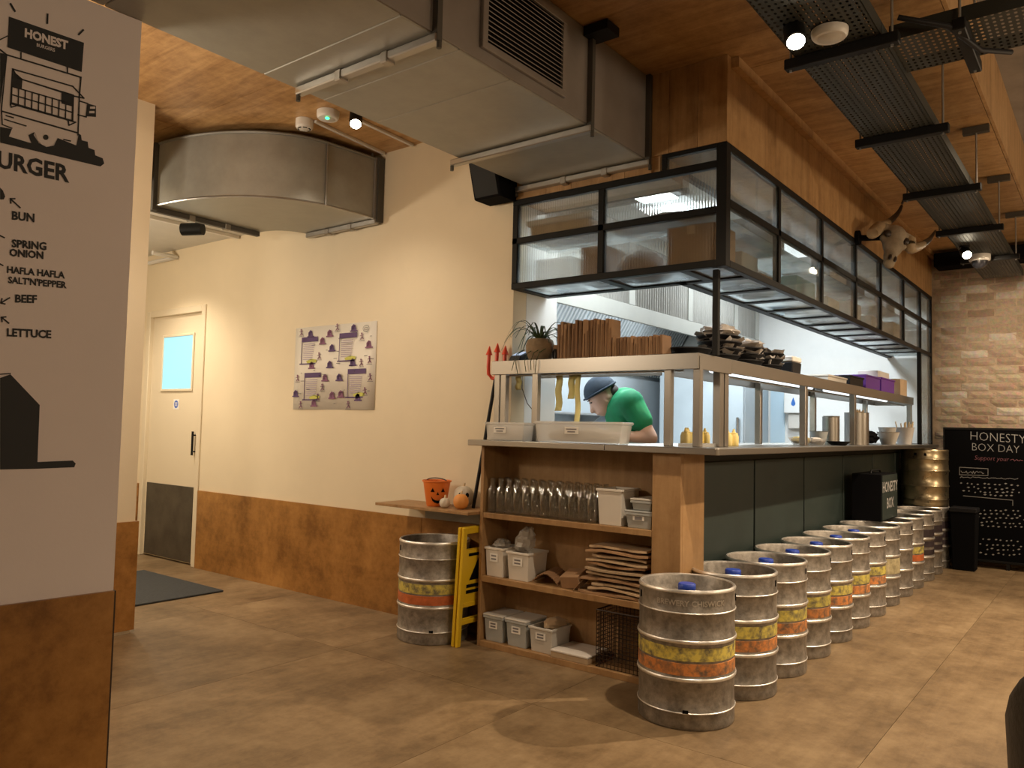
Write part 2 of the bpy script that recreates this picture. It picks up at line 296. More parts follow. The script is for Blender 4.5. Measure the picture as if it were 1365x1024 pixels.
# ------------------------------------------------------------------ mesh helpers
WL = {}                                        # world position of every object's origin
class MB:
    def __init__(s): s.v = []; s.f = []
    def add(s, vs, fs):
        o = len(s.v); s.v += [tuple(v) for v in vs]; s.f += [tuple(i+o for i in f) for f in fs]; return s
    def box(s, x0, x1, y0, y1, z0, z1):
        return s.add([(x0, y0, z0), (x1, y0, z0), (x1, y1, z0), (x0, y1, z0), (x0, y0, z1), (x1, y0, z1), (x1, y1, z1), (x0, y1, z1)],
                     [(0, 3, 2, 1), (4, 5, 6, 7), (0, 1, 5, 4), (1, 2, 6, 5), (2, 3, 7, 6), (3, 0, 4, 7)])
    def obox(s, c, ax, ay, az, hx, hy, hz):
        c = Vector(c); ax = Vector(ax).normalized()*hx; ay = Vector(ay).normalized()*hy; az = Vector(az).normalized()*hz
        vs = [c+a*ax+b*ay+d*az for d in (-1, 1) for a, b in ((-1, -1), (1, -1), (1, 1), (-1, 1))]
        return s.add(vs, [(0, 3, 2, 1), (4, 5, 6, 7), (0, 1, 5, 4), (1, 2, 6, 5), (2, 3, 7, 6), (3, 0, 4, 7)])
    def frustum(s, c, w0, d0, w1, d1, z0, z1):       # tapered box about a centre
        x, y = c
        return s.add([(x-w0, y-d0, z0), (x+w0, y-d0, z0), (x+w0, y+d0, z0), (x-w0, y+d0, z0), (x-w1, y-d1, z1), (x+w1, y-d1, z1), (x+w1, y+d1, z1), (x-w1, y+d1, z1)],
                     [(0, 3, 2, 1), (4, 5, 6, 7), (0, 1, 5, 4), (1, 2, 6, 5), (2, 3, 7, 6), (3, 0, 4, 7)])
    def tub(s, c, w0, d0, w1, d1, z0, z1, t=0.004, lip=0.006):   # open tapered container with a lip
        x, y = c
        def rg(w, d, z): return [(x-w, y-d, z), (x+w, y-d, z), (x+w, y+d, z), (x-w, y+d, z)]
        rs = [rg(w0, d0, z0), rg(w1, d1, z1-0.012), rg(w1+lip, d1+lip, z1-0.012), rg(w1+lip, d1+lip, z1), rg(w1-t, d1-t, z1), rg(w0-t, d0-t, z0+t)]
        vs = sum(rs, []); fs = [(3, 2, 1, 0)]
        for k in range(5):
            for i in range(4): j = (i+1) % 4; fs.append((k*4+i, k*4+j, k*4+4+j, k*4+4+i))
        fs.append((20, 21, 22, 23)); return s.add(vs, fs)
    def cyl(s, p0, p1, r0, r1=None, n=16, cap=True):
        r1 = r0 if r1 is None else r1; p0 = Vector(p0); p1 = Vector(p1); d = (p1-p0).normalized()
        a = Vector((0, 0, 1)) if abs(d.z) < 0.9 else Vector((1, 0, 0)); u = d.cross(a).normalized(); w = d.cross(u)
        vs = []
        for p, r in ((p0, r0), (p1, r1)):
            vs += [p+u*r*math.cos(2*PI*i/n)+w*r*math.sin(2*PI*i/n) for i in range(n)]
        fs = [(i, n+i, n+(i+1) % n, (i+1) % n) for i in range(n)]
        if cap: fs += [tuple(range(n)), tuple(range(2*n-1, n-1, -1))]
        return s.add(vs, fs)
    def lathe(s, prof, n=32, c=(0, 0, 0), sx=1, sy=1):
        vs = []; fs = []; m = len(prof)
        for r, z in prof:
            vs += [(c[0]+sx*r*math.cos(2*PI*i/n), c[1]+sy*r*math.sin(2*PI*i/n), c[2]+z) for i in range(n)]
        for k in range(m-1):
            for i in range(n): j = (i+1) % n; fs.append((k*n+i, k*n+j, k*n+n+j, k*n+n+i))
        return s.add(vs, fs)
    def tube(s, pts, r, n=8, r_end=None):
        pts = [Vector(p) for p in pts]; m = len(pts); vs = []; fs = []
        for k, p in enumerate(pts):
            d = (pts[min(k+1, m-1)]-pts[max(k-1, 0)]).normalized(); a = Vector((0, 0, 1)) if abs(d.z) < 0.92 else Vector((1, 0, 0))
            u = d.cross(a).normalized(); w = d.cross(u); rr = r if r_end is None else (r[k] if isinstance(r, (list, tuple)) else r+(r_end-r)*k/(m-1))
            if isinstance(r, (list, tuple)): rr = r[k]
            vs += [p+u*rr*math.cos(2*PI*i/n)+w*rr*math.sin(2*PI*i/n) for i in range(n)]
        for k in range(m-1):
            for i in range(n): j = (i+1) % n; fs.append((k*n+i, k*n+n+i, k*n+n+j, k*n+j))
        fs += [tuple(range(n)), tuple(range(m*n-1, m*n-n-1, -1))]
        return s.add(vs, fs)
    def ball(s, c, rx, ry=None, rz=None, n=16, m=10, rot=None):
        ry = rx if ry is None else ry; rz = rx if rz is None else rz; vs = []; fs = []
        for k in range(m+1):
            th = PI*k/m
            for i in range(n):
                ph = 2*PI*i/n; p = Vector((rx*math.sin(th)*math.cos(ph), ry*math.sin(th)*math.sin(ph), -rz*math.cos(th)))
                if rot: p = rot @ p
                vs.append(p+Vector(c))
        for k in range(m):
            for i in range(n): j = (i+1) % n; fs.append((k*n+i, k*n+j, k*n+n+j, k*n+n+i))
        return s.add(vs, fs)
    def prism(s, poly, e):
        n = len(poly); e = Vector(e); a = [Vector(p) for p in poly]
        return s.add(a+[p+e for p in a], [tuple(range(n-1, -1, -1)), tuple(range(n, 2*n))]+[(i, (i+1) % n, n+(i+1) % n, n+i) for i in range(n)])
    def quad(s, a, b, c, d): return s.add([a, b, c, d], [(0, 1, 2, 3)])
    def mesh(s, name, off=(0, 0, 0)):
        me = bpy.data.meshes.new(name); o = Vector(off)
        me.from_pydata([tuple(Vector(v)-o) for v in s.v], [], s.f); me.update(); return me

def link(name, me, parent=None, loc=None):
    o = bpy.data.objects.new(name, me); COL.objects.link(o)
    if parent is not None: o.parent = parent; WL[o.name] = Vector(WL[parent.name])
    else: o.location = loc if loc is not None else (0, 0, 0); WL[o.name] = Vector(o.location)
    return o
def build(mb, name, m, parent=None, smooth=None, bevel=0.0, seg=1, label=None, fix=True):
    """One mesh object from world coordinates; a top-level one gets its origin at the foot of its box."""
    if parent is None:
        xs, ys, zs = zip(*mb.v); loc = Vector(((min(xs)+max(xs))/2, (min(ys)+max(ys))/2, min(zs)))
        me = mb.mesh(name, loc); o = link(name, me, None, loc)
    else:
        me = mb.mesh(name, WL[parent.name]); o = link(name, me, parent)
    me.materials.append(MATS[m])
    if fix:
        bm = bmesh.new(); bm.from_mesh(me); bmesh.ops.recalc_face_normals(bm, faces=bm.faces); bm.to_mesh(me); bm.free()
    if smooth is not None:
        for p in me.polygons: p.use_smooth = True
        me.set_sharp_from_angle(angle=math.radians(smooth))
    if bevel:
        b = o.modifiers.new('bevel', 'BEVEL'); b.width = bevel; b.segments = seg; b.limit_method = 'ANGLE'
    if label: o['label'] = label
    return o
def tag(o, label, cat, group=None, kind=None):
    o['label'] = label; o['category'] = cat
    if group: o['group'] = group
    if kind: o['kind'] = kind
    return o
def struct(o, label=None, cat=None):
    o['kind'] = 'structure'
    if label: o['label'] = label
    if cat: o['category'] = cat
    return o
def thing(name, label, cat, loc=(0, 0, 0), group=None):
    o = bpy.data.objects.new(name, None); COL.objects.link(o); o.location = loc; WL[o.name] = Vector(loc); o.empty_display_size = 0.05
    return tag(o, label, cat, group)
def share(name, me, parent, loc, rot=(0, 0, 0), scale=None):      # a piece that shares its mesh, placed in world coordinates
    o = bpy.data.objects.new(name, me); COL.objects.link(o)
    if parent is not None: o.parent = parent; o.location = Vector(loc)-WL[parent.name]
    else: o.location = loc
    o.rotation_euler = rot
    if scale: o.scale = scale
    WL[o.name] = Vector(loc); return o
def copy_tree(root, loc, rotz=0.0, label=None, group=None):
    r = root.copy(); COL.objects.link(r); r.location = loc; r.rotation_euler = (0, 0, rotz); WL[r.name] = Vector(loc)
    if label: r['label'] = label
    if group: r['group'] = group
    def rec(a, b):
        for ch in list(a.children):
            c = ch.copy(); COL.objects.link(c); c.parent = b; WL[c.name] = WL[b.name]; rec(ch, c)
    rec(root, r); return r

def text2d(s, size=1.0, off=0.0, align='CENTER'):
    cu = bpy.data.curves.new('t', 'FONT'); cu.body = s; cu.size = size; cu.align_x = align; cu.align_y = 'CENTER'; cu.offset = off; cu.resolution_u = 2
    o = bpy.data.objects.new('t', cu); COL.objects.link(o); bpy.context.view_layer.update()
    me = o.to_mesh(); vs = [(v.co.x, v.co.y) for v in me.vertices]; fs = [tuple(p.vertices) for p in me.polygons]
    o.to_mesh_clear(); bpy.data.objects.remove(o); bpy.data.curves.remove(cu)
    return vs, fs
class Flat:
    """Flat print on a surface; fn maps (u, v) to the world."""
    def __init__(s, fn): s.fn = fn; s.m = MB()
    def poly(s, pts): s.m.add([s.fn(*p) for p in pts], [tuple(range(len(pts)))]); return s
    def stroke(s, pts, w, closed=False):
        pts = list(pts)+([pts[0]] if closed else [])
        for a, b in zip(pts, pts[1:]):
            dx, dy = b[0]-a[0], b[1]-a[1]; l = math.hypot(dx, dy) or 1; nx, ny = -dy/l*w/2, dx/l*w/2; ex, ey = dx/l*w*.35, dy/l*w*.35
            s.poly([(a[0]+nx-ex, a[1]+ny-ey), (b[0]+nx+ex, b[1]+ny+ey), (b[0]-nx+ex, b[1]-ny+ey), (a[0]-nx-ex, a[1]-ny-ey)])
        return s
    def rect(s, u0, v0, u1, v1): return s.poly([(u0, v0), (u1, v0), (u1, v1), (u0, v1)])
    def disc(s, u, v, r, n=16, ry=None): return s.poly([(u+r*math.cos(2*PI*i/n), v+(ry or r)*math.sin(2*PI*i/n)) for i in range(n)])
    def text(s, string, o, ux, uy, size, off=0.0, align='CENTER'):   # origin and the two axes in (u, v)
        vs, fs = text2d(string, size, off, align)
        s.m.add([s.fn(o[0]+x*ux[0]+y*uy[0], o[1]+x*ux[1]+y*uy[1]) for x, y in vs], fs); return s
    def build(s, name, m, parent, label=None): return build(s.m, name, m, parent, label=label, fix=False)

# ================================================================== THE SETTING
CZ = 2.9
fl = struct(build(MB().box(-3.0, 8.55, -3.5, 7.6, -0.08, -0.012), 'floor', 'green_gap'), 'worn brown plywood sheet floor of the restaurant', 'floor')
xs = [-3.0, -2.16, .28, 2.72, 5.16, 7.6, 8.55]; ys = [-3.5, -2.92, -1.7, -.48, .74, 1.96, 3.18, 4.4, 5.62, 6.84, 7.6]; cache = {}
def sheet(w, d, t, m):
    k = (round(w, 3), round(d, 3), t, m)
    if k not in cache:
        me = MB().box(-w/2, w/2, -d/2, d/2, -t, 0).mesh('sheet'); me.materials.append(MATS[m]); cache[k] = me
    return cache[k]
for x0, x1 in zip(xs, xs[1:]):
    for y0, y1 in zip(ys, ys[1:]):
        share('floor_sheet', sheet(x1-x0-.0018, y1-y0-.0018, .012, 'ply_floor'), fl, ((x0+x1)/2, (y0+y1)/2, 0))
# ceiling: varnished sheets under a deck, a fascia up to the higher grey ceiling
ce = struct(build(MB().box(-3.0, 8.55, .547, 7.6, CZ+.012, CZ+.1), 'ceiling', 'green_gap'), 'orange varnished plywood ceiling over the counter', 'ceiling')
cx_ = [-3.0]+[round(-2.5+1.22*k, 3) for k in range(10)]; cx_ = [c for c in cx_ if c < 8.5]+[8.55]
for x0, x1 in zip(cx_, cx_[1:]):
    for y0, y1 in ((.547, 2.0), (2.0, 4.44), (4.44, 7.6)):
        share('ceiling_sheet', sheet(x1-x0-.004, y1-y0-.004, .012, 'ply_ceiling'), ce, ((x0+x1)/2, (y0+y1)/2, CZ+.012))
struct(build(MB().box(-3.0, 8.55, .53, .546, CZ, 3.3), 'trim_1', 'ply_wall'), 'plywood fascia stepping up from the low ceiling', 'fascia')
struct(build(MB().box(-3.0, 8.55, -3.5, .53, 3.3, 3.4), 'ceiling_high', 'grey_ceiling'), 'dark grey higher ceiling beyond the plywood', 'ceiling')
# cream wall with the door opening
WX = 3.43
wb = MB().box(WX, 3.55, 2.66, 5.745, 1.082, CZ).box(WX, 3.55, 2.707, 5.745, 0, 1.082).box(WX, 3.55, 5.745, 6.66, 2.075, CZ).box(WX, 3.55, 6.66, 7.6, 0, CZ)
wb = struct(build(wb, 'wall_back', 'cream_paint'), 'long cream painted wall with the poster', 'wall')
for y0, y1 in ((2.71, 3.30), (3.304, 5.74)):
    build(MB().box(WX-.014, WX, y0, y1, 0, .60), 'wainscot_panel', 'ply_wainscot', wb)
build(MB().box(WX-.014, WX, 6.67, 7.6, 0, .60), 'wainscot_panel', 'ply_wainscot', wb)
# door
dr = struct(build(MB().box(3.45, 3.49, 5.80, 6.60, .012, 2.02), 'door_1', 'door_paint', bevel=.002), 'cream fire door with a glowing window and dark kick plate', 'door')
fr = MB().box(WX-.012, 3.53, 5.745, 5.80, 0, 2.075).box(WX-.012, 3.53, 6.60, 6.66, 0, 2.075).box(WX-.012, 3.53, 5.80, 6.60, 2.02, 2.075)
build(fr, 'door_frame', 'door_paint', dr, bevel=.004)
build(MB().box(3.444, 3.45, 5.855, 6.575, .02, .615), 'kick_plate', 'kick_plate', dr)
build(MB().box(3.4465, 3.452, 5.95, 6.405, 1.405, 1.84), 'window_pane', 'door_glow', dr)
wf = MB().box(3.438, 3.45, 5.93, 5.95, 1.385, 1.86).box(3.438, 3.45, 6.405, 6.425, 1.385, 1.86).box(3.438, 3.45, 5.95, 6.405, 1.84, 1.86).box(3.438, 3.45, 5.95, 6.405, 1.385, 1.405)
build(wf, 'window_frame', 'door_paint', dr, bevel=.003)
build(MB().cyl((3.425, 5.862, .87), (3.425, 5.862, 1.06), .009).cyl((3.425, 5.862, .90), (3.45, 5.862, .90), .006).cyl((3.425, 5.862, 1.03), (3.45, 5.862, 1.03), .006), 'pull_handle', 'black_steel', dr, 40)
build(MB().box(3.448, 3.45, 6.13, 6.215, 1.235, 1.32), 'notice', 'label_white', dr)
nf = Flat(lambda u, v: (3.4475, 6.172-u, 1.278+v)); nf.disc(0, 0, .032); nf.build('notice_disc', 'sign_blue', dr)
nf = Flat(lambda u, v: (3.447, 6.172-u, 1.278+v))
for v in (-.012, 0, .012): nf.rect(-.02, v-.003, .02, v+.003)
nf.build('notice_bars', 'label_white', dr)
# short wall at the corridor mouth
ws = struct(build(MB().box(-1.0, 2.16, 4.23, 4.36, 0, CZ), 'wall_corridor', 'cream_paint'), 'cream wall end at the mouth of the corridor', 'wall')
build(MB().box(-1.0, 2.175, 4.216, 4.23, 0.02, .597).box(2.16, 2.175, 4.23, 4.36, 0.02, .597), 'wainscot_panel', 'ply_wainscot', ws)
struct(build(MB().box(-1.0, 3.43, 4.74, 7.6, 2.57, 2.62), 'ceiling_corridor', 'soffit_paint'), 'pale grey low ceiling in the corridor', 'ceiling')
struct(build(MB().box(-1.1, 3.6, 7.6, 7.7, 0, CZ), 'wall_end', 'cream_paint'), 'cream wall at the end of the corridor', 'wall')
struct(build(MB().box(-1.12, -1.0, 4.23, 7.6, 0, CZ), 'wall_corridor_side', 'cream_paint'), 'cream side wall of the corridor', 'wall')
# walls behind the camera
struct(build(MB().box(-3.12, -3.0, -3.5, 7.6, 0, 3.3), 'wall_rear', 'cream_paint'), 'cream wall behind the viewer', 'wall')
struct(build(MB().box(-3.0, 8.55, -3.62, -3.5, 0, 3.3), 'wall_side', 'cream_paint'), 'cream wall on the dining side', 'wall')
# the menu wall on the left, slightly out of square
MA = math.radians(-4.2); MD = Vector((math.cos(MA), math.sin(MA), 0)); MN = Vector((math.sin(MA), -math.cos(MA), 0)); MP = Vector((1.249, 2.563, 0))
def mbox(mb, s0, s1, n0, n1, z0, z1):
    c = MP+MD*((s0+s1)/2)+MN*((n0+n1)/2)+Vector((0, 0, (z0+z1)/2)); return mb.obox(c, MD, MN, (0, 0, 1), (s1-s0)/2, (n1-n0)/2, (z1-z0)/2)
wl = struct(build(mbox(MB(), -3.2, 0, -.12, 0, 0, 2.474), 'wall_left', 'menu_paint'), 'pale mauve wall painted with a black burger menu mural', 'wall')
build(mbox(MB(), -1.9, -.002, 0.0, .014, 0, .60), 'wainscot_panel', 'ply_wainscot', wl)
build(mbox(MB(), -3.2, -1.904, 0.0, .014, 0, .60), 'wainscot_panel', 'ply_wainscot', wl)
build(mbox(MB(), -.002, .004, -.12, .012, 0, .60), 'panel_edge', 'wire_dark', wl)
def mural(off):
    def fn(x, y):
        d = ray(x, y); p0 = MP+MN*off; t = (p0-CAM).dot(MN)/d.dot(MN); return CAM+d*t
    return Flat(fn)
K = mural(.002); P = mural(.003); K2 = mural(.004)
K.poly([(12, 22), (112, 57), (109, 96), (10, 63)])                                   # sign of the van
for a, b in (((14, 5), (20, 15)), ((63.5, 19), (63, 31)), ((111, 40), (105, 46))): K.stroke([a, b], 2.6)
P.text('HONEST', (61.5, 52.5), (.957, .29), (.03, -1), 15.5, .75); P.text('BURGERS', (61, 63.5), (.957, .29), (.03, -1), 6.2, .1)
K.stroke([(0, 53), (10, 48)], 1.6); K.poly([(0, 70), (9, 73), (0, 142)])
K.stroke([(28, 70), (28, 77)], 2); K.stroke([(90, 90), (90, 97)], 2)
K.stroke([(0, 66), (9, 73), (108, 103), (106, 126)], 2); K.stroke([(9, 73), (2, 145), (3, 166)], 1.8)
K.stroke([(17, 92), (97, 115), (112, 131), (98, 128), (24, 104), (17, 92)], 1.8); K.stroke([(17, 92), (14, 140)], 1.8)
K.poly([(18, 95), (30, 105), (29, 120), (16, 115)]); K.poly([(82, 121), (98, 126), (97, 142), (82, 138)])
K.stroke([(24, 104), (98, 127)], 1.6); K.stroke([(98, 127), (97, 161)], 1.8)
for k in range(3): K.stroke([(15.5, 115+11*k), (97, 139+11*k)], 1.7)
for k in range(10): K.stroke([(16+9*k, 115+2.6*k), (15.2+9*k, 138+2.6*k)], 1.7)
K.stroke([(14, 138), (101, 163), (92, 167), (91, 161)], 1.8); K.stroke([(14, 138), (15, 143), (22, 141)], 1.6)
K.stroke([(106, 126), (104, 180)], 1.8); K.stroke([(2, 148), (103, 177)], 2)
K.stroke([(8, 154), (18, 157)], 1.6); K.stroke([(6, 159), (35, 168)], 1.6); K.stroke([(85, 186), (94, 188)], 1.8)
K.stroke([(3, 166), (16, 171)], 1.6); K.poly([(0, 169), (16, 172), (12, 182), (42, 191), (38, 180), (46, 176), (45, 180), (52, 191), (62, 196), (72, 194), (77, 184), (102, 194), (105, 178), (108, 180), (109, 187), (117, 189), (118, 197), (126, 200), (127, 207), (137, 211), (139, 218), (134, 222), (0, 190)])
P.poly([(47, 177), (58, 179), (58, 185), (63, 187), (67, 182), (76, 184), (72, 192), (65, 195.5), (56, 193), (50, 187)])
K2.disc(61, 183, 3.6)
K.stroke([(107, 135), (117, 138), (115, 156), (104, 153)], 1.8); K.poly([(117, 138), (128, 141), (128, 156), (115, 155)])
P.rect(120, 142, 127, 145); P.rect(119, 148, 126, 151)
K.text('URGER', (43.5, 223), (.97, .21), (.02, -1), 31, .95); K.text('B', (-11, 210), (.97, .21), (.02, -1), 31, .95)
K.text('BUN', (31, 289.5), (.985, .12), (.02, -1), 15.5, .55)
K.text('SPRING', (39, 327), (.985, .09), (.02, -1), 14.2, .55); K.text('ONION', (35.5, 339), (.985, .09), (.02, -1), 13.5, .55)
K.text('HAFLA HAFLA', (47.5, 363.5), (.99, .10), (.02, -1), 12.3, .45); K.text("SALT'N'PEPPER", (49.5, 377), (.99, .09), (.02, -1), 12.0, .45)
K.text('BEEF', (34.5, 399), (1, .03), (.02, -1), 14.5, .55); K.text('LETTUCE', (38.5, 445), (1, .05), (.02, -1), 14.5, .55)
def arrow(a, b):
    K.stroke([a, b], 1.9); dx, dy = b[0]-a[0], b[1]-a[1]; l = math.hypot(dx, dy); dx, dy = dx/l, dy/l
    for s in (-.75, .75): K.stroke([b, (b[0]-6*(dx*math.cos(s)-dy*math.sin(s)), b[1]-6*(dy*math.cos(s)+dx*math.sin(s)))], 1.9)
arrow((27, 277), (14, 265)); arrow((13, 397), (1, 404)); arrow((12, 431), (2, 423)); K.stroke([(0, 314), (6, 317)], 1.8); K.stroke([(0, 352), (4, 354)], 1.8)
K.poly([(0, 250), (4, 254), (7, 262), (5, 266), (0, 266)])
K.poly([(0, 504), (14, 499), (53, 540), (50, 616), (97, 614), (101, 618), (99, 623), (50, 625), (0, 626)])
P.poly([(0, 500), (13, 499), (0, 503)])
K.stroke([(0, 499), (14, 498)], 1.6)
K.build('mural_drawing', 'black_paint_print', wl, 'black painted food van and burger lettering'); P.build('mural_highlights', 'menu_paint', wl); K2.build('mural_hub', 'black_paint_print', wl)

# brick wall at the far end
BX = 8.40
br = struct(build(MB().box(BX, 8.55, -3.5, 4.2, 0, 3.3), 'wall_right', 'mortar'), 'bare weathered brick wall lit by a spot lamp', 'wall')
bms = []
for k in range(6):
    rnd = random.Random(k); bm = bmesh.new()
    vs = []
    n, q = 4, 2
    for i in range(n+1):
        for j in range(q+1):
            e = (i in (0, n)) or (j in (0, q)); dx = 0 if not e else .012
            vs.append((rnd.uniform(-.0012, .0012)-(.010-dx*.7), -.106+.212*i/n+(rnd.uniform(-.004, .004)), -.033+.066*j/q+rnd.uniform(-.004, .004)))
    m = len(vs); fs = []
    for i in range(n):
        for j in range(q): a = i*(q+1)+j; fs.append((a, a+q+1, a+q+2, a+1))
    ring = [i*(q+1) for i in range(n+1)]+[n*(q+1)+j for j in range(1, q+1)]+[i*(q+1)+q for i in range(n-1, -1, -1)]+[j for j in range(q-1, 0, -1)]
    vs += [(.02, vs[i][1], vs[i][2]) for i in ring]; L_ = len(ring)
    fs += [(ring[i], ring[(i+1) % L_], m+(i+1) % L_, m+i) for i in range(L_)]
    me = MB().add(vs, fs).mesh('brick'); me.materials.append(MATS['brick'])
    b2 = bmesh.new(); b2.from_mesh(me); bmesh.ops.recalc_face_normals(b2, faces=b2.faces); b2.to_mesh(me); b2.free(); bms.append(me)
row = 0; z = 2.84; nb = 0
while z > 0.05 and nb < 296:
    y = 1.40 - (.056 if row % 2 else 0)
    while y > .18 and nb < 296:
        share('brick', random.choice(bms), br, (BX-.001+random.uniform(-.003, .003), y-.106, z), (random.uniform(-.015, .015), 0, 0)); y -= .225; nb += 1
    z -= .076; row += 1
# kitchen shell
kb = struct(build(MB().box(3.856, 8.30, 4.1, 4.2, 0, 2.8), 'wall_kitchen', 'kitchen_steel'), 'blue grey back wall of the lit kitchen', 'wall')
struct(build(MB().box(8.30, BX-.04, 1.80, 4.2, 0, 2.8).box(8.30, BX-.04, 1.45, 1.80, 1.085, 2.49), 'wall_kitchen_end', 'white_paint'), 'white end wall of the lit kitchen', 'wall')
struct(build(MB().box(3.552, 3.856, 2.66, 4.2, 0, 2.8), 'wall_kitchen_side', 'white_paint'), 'white wall beside the hanging cabinet', 'wall')
struct(build(MB().box(3.75, 8.30, 1.80, 4.2, 2.75, 2.85), 'ceiling_kitchen', 'white_paint'), 'white ceiling of the kitchen', 'ceiling')
# bulkhead of vertical boards over the cabinet
bk = struct(build(MB().box(3.415, 3.74, 1.44, 2.655, 2.50, CZ).box(3.74, 8.36, 1.44, 1.79, 2.50, CZ).box(3.415, 3.74, 1.76, 2.655, 2.41, 2.50), 'wall_bulkhead', 'ply_wall'), 'plywood boarded bulkhead above the glass cabinet', 'bulkhead')
yy = [1.415, 1.56, 1.708, 1.80, 1.95, 2.11, 2.27, 2.43, 2.655]
for y0, y1 in zip(yy, yy[1:]):
    build(MB().box(3.40, 3.414, y0+.001, y1-.001, 2.49 if y0 < 1.74 else 2.41, CZ-.001), 'board', 'ply_wall', bk)
xx = [3.40]+[3.40+.61*k for k in range(1, 9)]+[8.36]
for x0, x1 in zip(xx, xx[1:]): build(MB().box(x0+.001, x1-.001, 1.415, 1.429, 2.49, CZ-.001), 'board', 'ply_wall', bk)
build(MB().box(3.45, 8.36, 1.38, 1.414, CZ-.05, CZ-.001), 'cornice', 'ply_wall', bk)
struct(build(MB().box(8.13, 8.36, -.6, 1.36, 2.73, 2.86), 'trim_2', 'black_matt', bevel=.01), 'black beam under the ceiling against the brick wall', 'beam')

ORD = ['first', 'second', 'third', 'fourth', 'fifth', 'sixth', 'seventh', 'eighth', 'ninth', 'tenth', 'eleventh', 'twelfth', 'thirteenth', 'fourteenth', 'fifteenth']

# ================================================================== DUCTS
DZ = 2.476
du = thing('ventilation_duct', 'large square galvanised steel air duct under the ceiling', 'duct', (0, 2.2, DZ))
dx = [-3.0, -1.2, .2, 1.13, 1.727, 2.013, 2.305, 2.85, 3.396]
for x0, x1 in zip(dx, dx[1:]):
    build(MB().box(x0+.0012, x1-.0012, 1.83, 2.575, DZ, CZ-.002), 'duct_section', 'galv', du, bevel=.003)
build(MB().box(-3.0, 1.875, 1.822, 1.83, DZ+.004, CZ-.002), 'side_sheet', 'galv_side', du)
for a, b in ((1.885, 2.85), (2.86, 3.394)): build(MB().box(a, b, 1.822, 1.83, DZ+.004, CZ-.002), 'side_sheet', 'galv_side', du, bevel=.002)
for x in (1.88, 2.855, 3.385):
    y1 = 2.56 if x < 2 else 2.62
    rl = build(MB().box(x-.018, x+.018, 1.80, y1, DZ-.034, DZ-.004), 'support_rail', 'rail_metal', du, bevel=.004)
    build(MB().box(x-.012, x+.012, 1.798, 1.825, DZ-.03, CZ-.004), 'side_flange', 'dark_flange', du)
    for y in ((2.05, 2.30) if x != 2.855 else ()):
        build(MB().box(x-.022, x+.022, y-.018, y+.018, DZ-.044, DZ-.002), 'clamp', 'stainless', rl, bevel=.004)
    for y in (1.80, y1): build(MB().cyl((x, y, DZ-.055), (x, y, DZ-.03), .009, n=8), 'bolt', 'dark_flange', rl)
build(MB().box(2.80, 2.90, 1.70, 1.82, CZ-.045, CZ-.005), 'ceiling_bracket', 'black_steel', du)
gr = MB()
gx0, gx1, gz0, gz1 = 2.115, 2.66, 2.525, 2.865
gr.box(gx0, gx1, 1.806, 1.822, gz0, gz0+.028).box(gx0, gx1, 1.806, 1.822, gz1-.028, gz1).box(gx0, gx0+.03, 1.806, 1.822, gz0+.028, gz1-.028).box(gx1-.03, gx1, 1.806, 1.822, gz0+.028, gz1-.028)
gf = build(gr, 'grille_frame', 'galv_side', du, bevel=.002)
build(MB().box(gx0+.02, gx1-.02, 1.818, 1.8215, gz0+.02, gz1-.02), 'grille_back', 'black_matt', du)
for k in range(15):
    z = gz0+.042+k*.0183
    build(MB().obox(((gx0+gx1)/2, 1.812, z), (1, 0, 0), (0, .7, .7), (0, -.7, .7), (gx1-gx0)/2-.03, .007, .0012), 'slat', 'galv_side', gf)

el = thing('curved_duct', 'curved galvanised steel duct elbow over the corridor mouth', 'duct', (3.0, 4.3, 2.461))
ZE0, ZE1 = 2.461, 2.85
outer = [(3.38, 3.755), (3.2, 3.765), (3.05, 3.78)]+[(3.05-.63*math.sin(a), 4.70-.92*math.cos(a)) for a in [PI/2*k/18 for k in range(1, 19)]]
inner = [(3.18+.20*(1-math.cos(PI/2*k/8)), 4.70-.24*math.sin(PI/2*k/8)) for k in range(0, 9)]
poly = outer+inner
build(MB().prism([(x, y, ZE0) for x, y in poly], (0, 0, ZE1-ZE0)), 'duct_body', 'galv', el, 25)
build(MB().box(3.375, 3.425, 3.73, 3.762, ZE0-.02, ZE1+.01), 'end_flange', 'dark_flange', el)
build(MB().box(3.36, 3.376, 3.742, 3.756, ZE0-.01, ZE1+.005), 'end_flange', 'galv_side', el)
build(MB().box(2.395, 2.425, 4.665, 4.72, ZE0-.03, ZE1), 'end_flange', 'dark_flange', el)
build(MB().tube([(x, y-.004, ZE0+.002) for x, y in outer], .007, 6), 'seam_bead', 'rail_metal', el)
build(MB().tube([(x, y-.004, ZE1-.002) for x, y in outer], .009, 6), 'seam_bead', 'galv_dull', el)
build(MB().tube([(3.0, 3.776, ZE0), (3.0, 3.776, ZE1)], .006, 6), 'seam_strip', 'rail_metal', el)
for nm, m, bx in (('support_rail', 'rail_metal', (3.365, 3.40, 3.74, 4.44)), ('support_rail', 'dark_flange', (2.40, 3.17, 4.685, 4.72))):
    r_ = build(MB().box(*bx, ZE0-.034, ZE0-.002), nm, m, el, bevel=.003)
    for t in (.35, .68):
        if m == 'rail_metal': build(MB().box(3.36, 3.405, 3.74+.7*t-.02, 3.74+.7*t+.02, ZE0-.042, ZE0-.001), 'clamp', 'stainless', r_, bevel=.004)
        else: build(MB().box(2.4+.77*t-.02, 2.4+.77*t+.02, 4.68, 4.725, ZE0-.042, ZE0-.001), 'clamp', 'stainless', r_, bevel=.004)
for y, x in ((4.70, 2.5), (4.70, 3.1), (3.80, 3.38), (4.40, 3.38)): build(MB().cyl((x, y, ZE1-.01), (x, y, CZ-.001), .008, n=8), 'hanger_rod', 'rail_metal', el)

